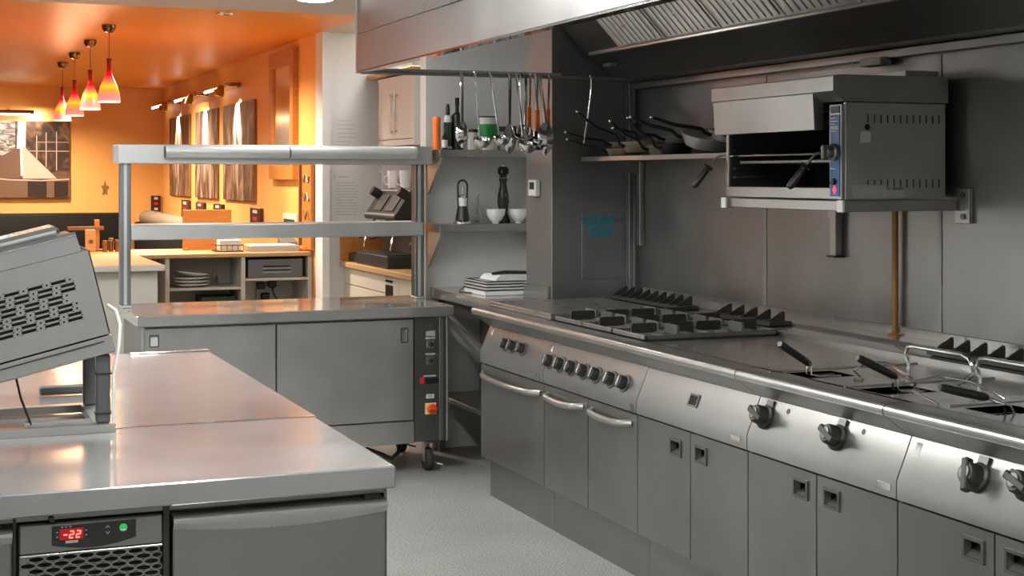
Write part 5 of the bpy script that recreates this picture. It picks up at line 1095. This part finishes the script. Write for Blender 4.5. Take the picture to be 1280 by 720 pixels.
# ------------------------------------------------------------------ pendants
def make_pendant():
    o = thing('pendant_lamp', 'x', 'lamp', (0, 0, 0), 'row of red and pink glass pendant lamps')
    part('shade', MB().lathe([(0.073, 0.0), (0.074, 0.012), (0.068, 0.06), (0.055, 0.11), (0.036, 0.15), (0.020, 0.185), (0.013, 0.22), (0.014, 0.27), (0.017, 0.29), (0.010, 0.29), (0.008, 0.22), (0.03, 0.15), (0.06, 0.06), (0.069, 0.0)], (0, 0, 0), 28), M['pendant'], o)
    part('cord', MB().tube([(0, 0, 0.28), (0, 0, CZ - 2.04 - 0.03)], 0.0025, 6), M['bronze'], o)
    part('ceiling_rose', MB().lathe([(0, 0.455), (0.03, 0.462), (0.045, 0.485), (0.045, 0.509), (0, 0.509)], (0, 0, 0), 18), M['bronze'], o)
    part('bulb', MB().ball((0, 0, 0.07), 0.03), M['spot_lit'], o)
    return o
P0 = make_pendant()
plabs = ['glass pendant lamp nearest the pass, rightmost and highest of the four', 'glass pendant lamp second from the right in the row of four', 'glass pendant lamp third from the right in the row of four', 'glass pendant lamp farthest away, leftmost and lowest of the four']
for i, y in enumerate((10.03, 11.19, 12.38, 13.45)):
    o = P0 if i == 0 else copy_thing(P0, (1.155, y, 2.04), plabs[i])
    o.location = (1.155, y, 2.04); o['label'] = plabs[i]
    lamp('pendant_bulb', 'POINT', (1.155, y, 2.00), 6, (1.0, 0.62, 0.35), shadow_soft_size=0.05)
# recessed ceiling downlight seen near the pier
t = thing('downlight', 'small recessed chrome downlight in the orange ceiling', 'light', (1.73, 9.05, CZ))
part('ring', MB().lathe([(0.032, -0.004), (0.05, -0.008), (0.052, 0.0), (0.032, -0.0005)], (1.73, 9.05, CZ), 18), M['chrome'], t)
part('lens', MB().lathe([(0.001, -0.003), (0.033, -0.003), (0.033, -0.001), (0.001, -0.001)], (1.73, 9.05, CZ), 18), M['spot_lit'], t)
# ------------------------------------------------------------------ canvases and spot rail
XR = 2.569
for (ya, yb, lab, m_) in ((16.53, 15.19, 'farthest and smallest-looking of the three sepia canvases on the side wall', 'canvas1'), (14.9, 13.67, 'middle of the three sepia canvases on the side wall', 'canvas2'), (13.44, 12.03, 'nearest of the three sepia canvases on the side wall', 'canvas3')):
    t = thing('canvas_picture', lab, 'picture', (XR - 0.02, (ya + yb) / 2, 1.35), 'sepia canvases on the lounge side wall')
    part('stretcher', MB().box(XR - 0.022, XR - 0.004, yb + 0.04, ya - 0.04, 1.345, 2.19, 0.003), M['brown_wood'], t)
    part('print', MB().box(XR - 0.025, XR - 0.022, yb + 0.043, ya - 0.043, 1.348, 2.187), M[m_], t)
t = thing('spot_rail', 'brass rail of spotlights above the side wall canvases', 'spotlights', (XR - 0.1, 14.7, 2.33))
part('rail', MB().tube([(XR - 0.12, 17.0, 2.34), (XR - 0.12, 12.6, 2.34)], 0.012, 8), M['brass'], t)
for (yh) in (15.9, 14.3, 12.75):
    part('mount', MB().box(XR - 0.13, XR - 0.002, yh - 0.03, yh + 0.03, 2.325, 2.36, 0.004), M['bronze'], t)
    hd = part('spot_head', MB().lathe([(0.02, 0.0), (0.04, -0.06), (0.04, -0.10), (0.036, -0.10)], (XR - 0.16, yh, 2.34), 14, (0.25, 0, 0.97)), M['brass'], t)
    part('lens', MB().lathe([(0.001, -0.095), (0.034, -0.095), (0.034, -0.09), (0.001, -0.09)], (XR - 0.16, yh, 2.34), 14, (0.25, 0, 0.97)), M['spot_lit'], hd)
    s_ = lamp('canvas_spot', 'SPOT', (XR - 0.14, yh, 2.235), 420, (1.0, 0.93, 0.82), spot_size=math.radians(80), spot_blend=1.0, shadow_soft_size=0.03)
    s_.rotation_euler = Vector((-0.62, 0, 0.78)).to_track_quat('Z', 'Y').to_euler()
for (ya, yb) in ((16.9, 16.5), (15.3, 14.95), (13.6, 13.25)):
    part('rail_lamp', MB().tube([(XR - 0.15, ya, 2.32), (XR - 0.15, yb, 2.32)], 0.013, 8), M['spot_lit'], t)
# tall framed mirror
t = thing('tall_mirror', 'tall narrow mirror in an orange frame on the side wall', 'mirror', (XR - 0.02, 11.0, 1.55))
part('frame', MB().plate('x', XR - 0.045, XR - 0.003, 10.62, 11.42, 1.53, 2.50, [(10.72, 11.30, 1.63, 2.38)]), M['orange_wood'], t)
part('glass', MB().box(XR - 0.03, XR - 0.02, 10.72, 11.30, 1.63, 2.38), M['mirror'], t)
# patterned screen beside the pier
t = thing('scroll_panel', 'narrow wooden panel with dark scrolled ironwork beside the white pier', 'panel', (XR - 0.02, 10.25, BT))
part('panel', MB().box(XR - 0.03, XR - 0.004, 10.14, 10.40, BT + 0.01, 1.75, 0.002), M['orange_wood'], t)
part('dark_edge', MB().box(XR - 0.05, XR - 0.004, 10.40, 10.43, BT + 0.01, 1.75, 0.002), M['brown_wood'], t)
for k in range(5):
    part('scroll', MB().tube([(XR - 0.035, 10.37 - 0.02 * i, 1.15 + k * 0.13 + 0.03 * math.sin(i * 1.0 + k)) for i in range(11)], 0.005, 5), M['brown_wood'], t)
# dark red blocks on the walls
def block(label, x0, x1, y0, y1, z0, z1, face):
    t = thing('wall_block', label, 'ornament', ((x0 + x1) / 2, (y0 + y1) / 2, z0), 'dark red blocks along the lounge walls')
    part('block', MB().box(x0, x1, y0, y1, z0, z1, 0.004), M['darkred'], t)
    n = 3
    for k in range(n):
        zc = z0 + (z1 - z0) * (k + 0.5) / n; h = (z1 - z0) / n * 0.22
        if face == 'x': part('square', MB().box(x0 - 0.002, x0, y0 + (y1 - y0) * 0.3, y1 - (y1 - y0) * 0.3, zc - h, zc + h), M['label_white'] if k != 1 else M['red'], t)
        else: part('square', MB().box(x0 + (x1 - x0) * 0.3, x1 - (x1 - x0) * 0.3, y0 - 0.002, y0, zc - h, zc + h), M['label_white'] if k != 1 else M['red'], t)
block('dark red block with pale squares on the back wall by the corner', 2.44, 2.545, 17.13, 17.158, 1.155, 1.335, 'y')
block('farthest dark red block on the side wall below the canvases', XR - 0.03, XR - 0.002, 15.23, 15.67, 1.12, 1.31, 'x')
block('second dark red block along the side wall below the canvases', XR - 0.03, XR - 0.002, 14.37, 14.8, 1.15, 1.30, 'x')
block('third dark red block along the side wall below the canvases', XR - 0.03, XR - 0.002, 13.43, 13.86, 1.15, 1.30, 'x')
block('nearest dark red block on the side wall, beside the mirror', XR - 0.03, XR - 0.002, 11.8, 12.2, 1.12, 1.295, 'x')
t = thing('small_picture', 'small green framed picture low on the side wall', 'picture', (XR - 0.01, 10.83, 1.15))
part('frame', MB().box(XR - 0.02, XR - 0.002, 10.62, 11.05, 1.13, 1.275, 0.003), M['tub'], t)
part('print', MB().box(XR - 0.022, XR - 0.02, 10.66, 11.01, 1.15, 1.235), M['dark_green'], t)
# large print on the back wall with its picture light
t = thing('large_print', 'large sepia photograph on the orange back wall', 'picture', (0.45, 17.14, 1.32))
part('stretcher', MB().box(-0.65, 1.55, 17.11, 17.156, 1.317, 2.165, 0.003), M['brown_wood'], t)
part('print', MB().box(-0.645, 1.545, 17.107, 17.11, 1.322, 2.16), M['bigprint'], t)
def ink(poly, y, m_): part('print_area', MB().prism(poly, 'y', y, y + 0.001), M[m_], t)
ink([(-0.645, 1.62), (0.97, 1.80), (0.97, 2.16), (-0.645, 2.16)], 17.1055, 'print_light')
ink([(0.97, 1.56), (1.08, 1.56), (1.08, 2.16), (1.0, 2.16)], 17.105, 'print_white')
ink([(0.40, 1.53), (1.03, 1.53), (1.02, 1.86), (0.97, 1.86)], 17.1045, 'print_mid')
ink([(1.05, 1.53), (1.41, 1.53), (1.18, 1.76), (1.05, 1.90)], 17.1045, 'print_pale')
for (xa, xb, za, zb) in ((1.19, 1.2, 1.72, 2.0), (1.29, 1.3, 1.66, 2.04), (1.40, 1.41, 1.62, 2.05), (1.12, 1.54, 1.83, 1.838), (1.2, 1.54, 1.93, 1.936)):
    ink([(xa, za), (xb, za), (xb, zb), (xa, zb)], 17.104, 'print_pale')
ink([(-0.645, 1.322), (1.545, 1.322), (1.545, 1.53), (1.25, 1.515), (0.9, 1.525), (0.6, 1.56), (-0.645, 1.62)], 17.104, 'print_mid')
ink([(0.6, 1.545), (0.9, 1.512), (1.25, 1.502), (1.545, 1.518), (1.545, 1.53), (1.25, 1.515), (0.9, 1.525), (0.6, 1.56)], 17.1035, 'print_pale')
for (xa, xb) in ((0.35, 0.75), (1.1, 1.3), (1.38, 1.53)): ink([(xa, 1.325), (xb, 1.325), (xb, 1.50), (xa, 1.50)], 17.1035, 'print_dark')
t = thing('picture_light', 'slim dark picture light above the large sepia photograph', 'light', (0.5, 17.05, 2.25))
part('bar', MB().tube([(-0.2, 17.02, 2.26), (1.16, 17.02, 2.26)], 0.02, 8), M['bronze'], t)
part('lit_tube', MB().tube([(-0.18, 17.04, 2.238), (1.12, 17.04, 2.238)], 0.014, 8), M['spot_lit'], t)
for x in (0.1, 0.9): part('arm', MB().tube([(x, 17.02, 2.27), (x, 17.08, 2.29), (x, 17.158, 2.29)], 0.008, 6), M['bronze'], t)
for x in (0.35, 0.95):
    s_ = lamp('picture_spot', 'AREA', (x, 17.03, 2.24), 10, (1.0, 0.95, 0.86), shape='RECTANGLE', size=0.6, size_y=0.03)
    s_.rotation_euler = (math.radians(35), 0, 0)
# banquettes and table
t = thing('banquette', 'long black banquette along the orange back wall', 'seat', (0, 16.8, 0))
part('back', MB().box(-4.0, 2.12, 16.95, 17.10, 0.3, 1.15, 0.03, 2), M['leather'], t)
part('seat', MB().box(-4.0, 2.12, 16.4, 16.95, 0.25, 0.5, 0.04, 2), M['leather'], t)
part('plinth', MB().box(-3.95, 2.1, 16.5, 17.05, 0, 0.25), M['blackmatt'], t)
t = thing('banquette', 'taupe-topped black banquette along the lounge side wall', 'seat', (2.35, 14.6, 0))
part('back', MB().box(2.22, 2.53, 12.9, 16.9, 0.3, 1.05, 0.02, 2), M['leather'], t)
part('top_roll', MB().tube([(2.36, 12.9, 1.06), (2.36, 16.9, 1.09)], 0.09, 12), M['taupe'], t)
part('seat', MB().box(1.75, 2.22, 12.9, 16.35, 0.25, 0.5, 0.04, 2), M['leather'], t)
part('plinth', MB().box(1.8, 2.5, 12.95, 16.3, 0, 0.25), M['blackmatt'], t)
t = thing('lounge_table', 'dark square lounge table in front of the black banquette', 'table', (0.9, 15.6, 0))
part('top', MB().box(0.45, 1.35, 15.3, 15.95, 0.73, 0.76, 0.004), M['brown_wood'], t)
part('column', MB().cyl((0.9, 15.62, 0.03), (0.9, 15.62, 0.73), 0.035), M['bronze'], t)
part('base', MB().lathe([(0, 0), (0.22, 0), (0.22, 0.015), (0.05, 0.03), (0, 0.03)], (0.9, 15.62, 0), 20), M['bronze'], t)
solo('wall_star', MB().prism([(0.045 * (1 if k % 2 == 0 else 0.45) * math.cos(PI / 2 + k * PI / 5) + 1.93, 0.09 * (1 if k % 2 == 0 else 0.45) * math.sin(PI / 2 + k * PI / 5) + 1.42) for k in range(10)], 'y', 17.145, 17.158), M['brass'], 'small brass star ornament on the orange back wall', 'ornament', (1.93, 17.15, 1.35))
print('objects', len(bpy.data.objects))
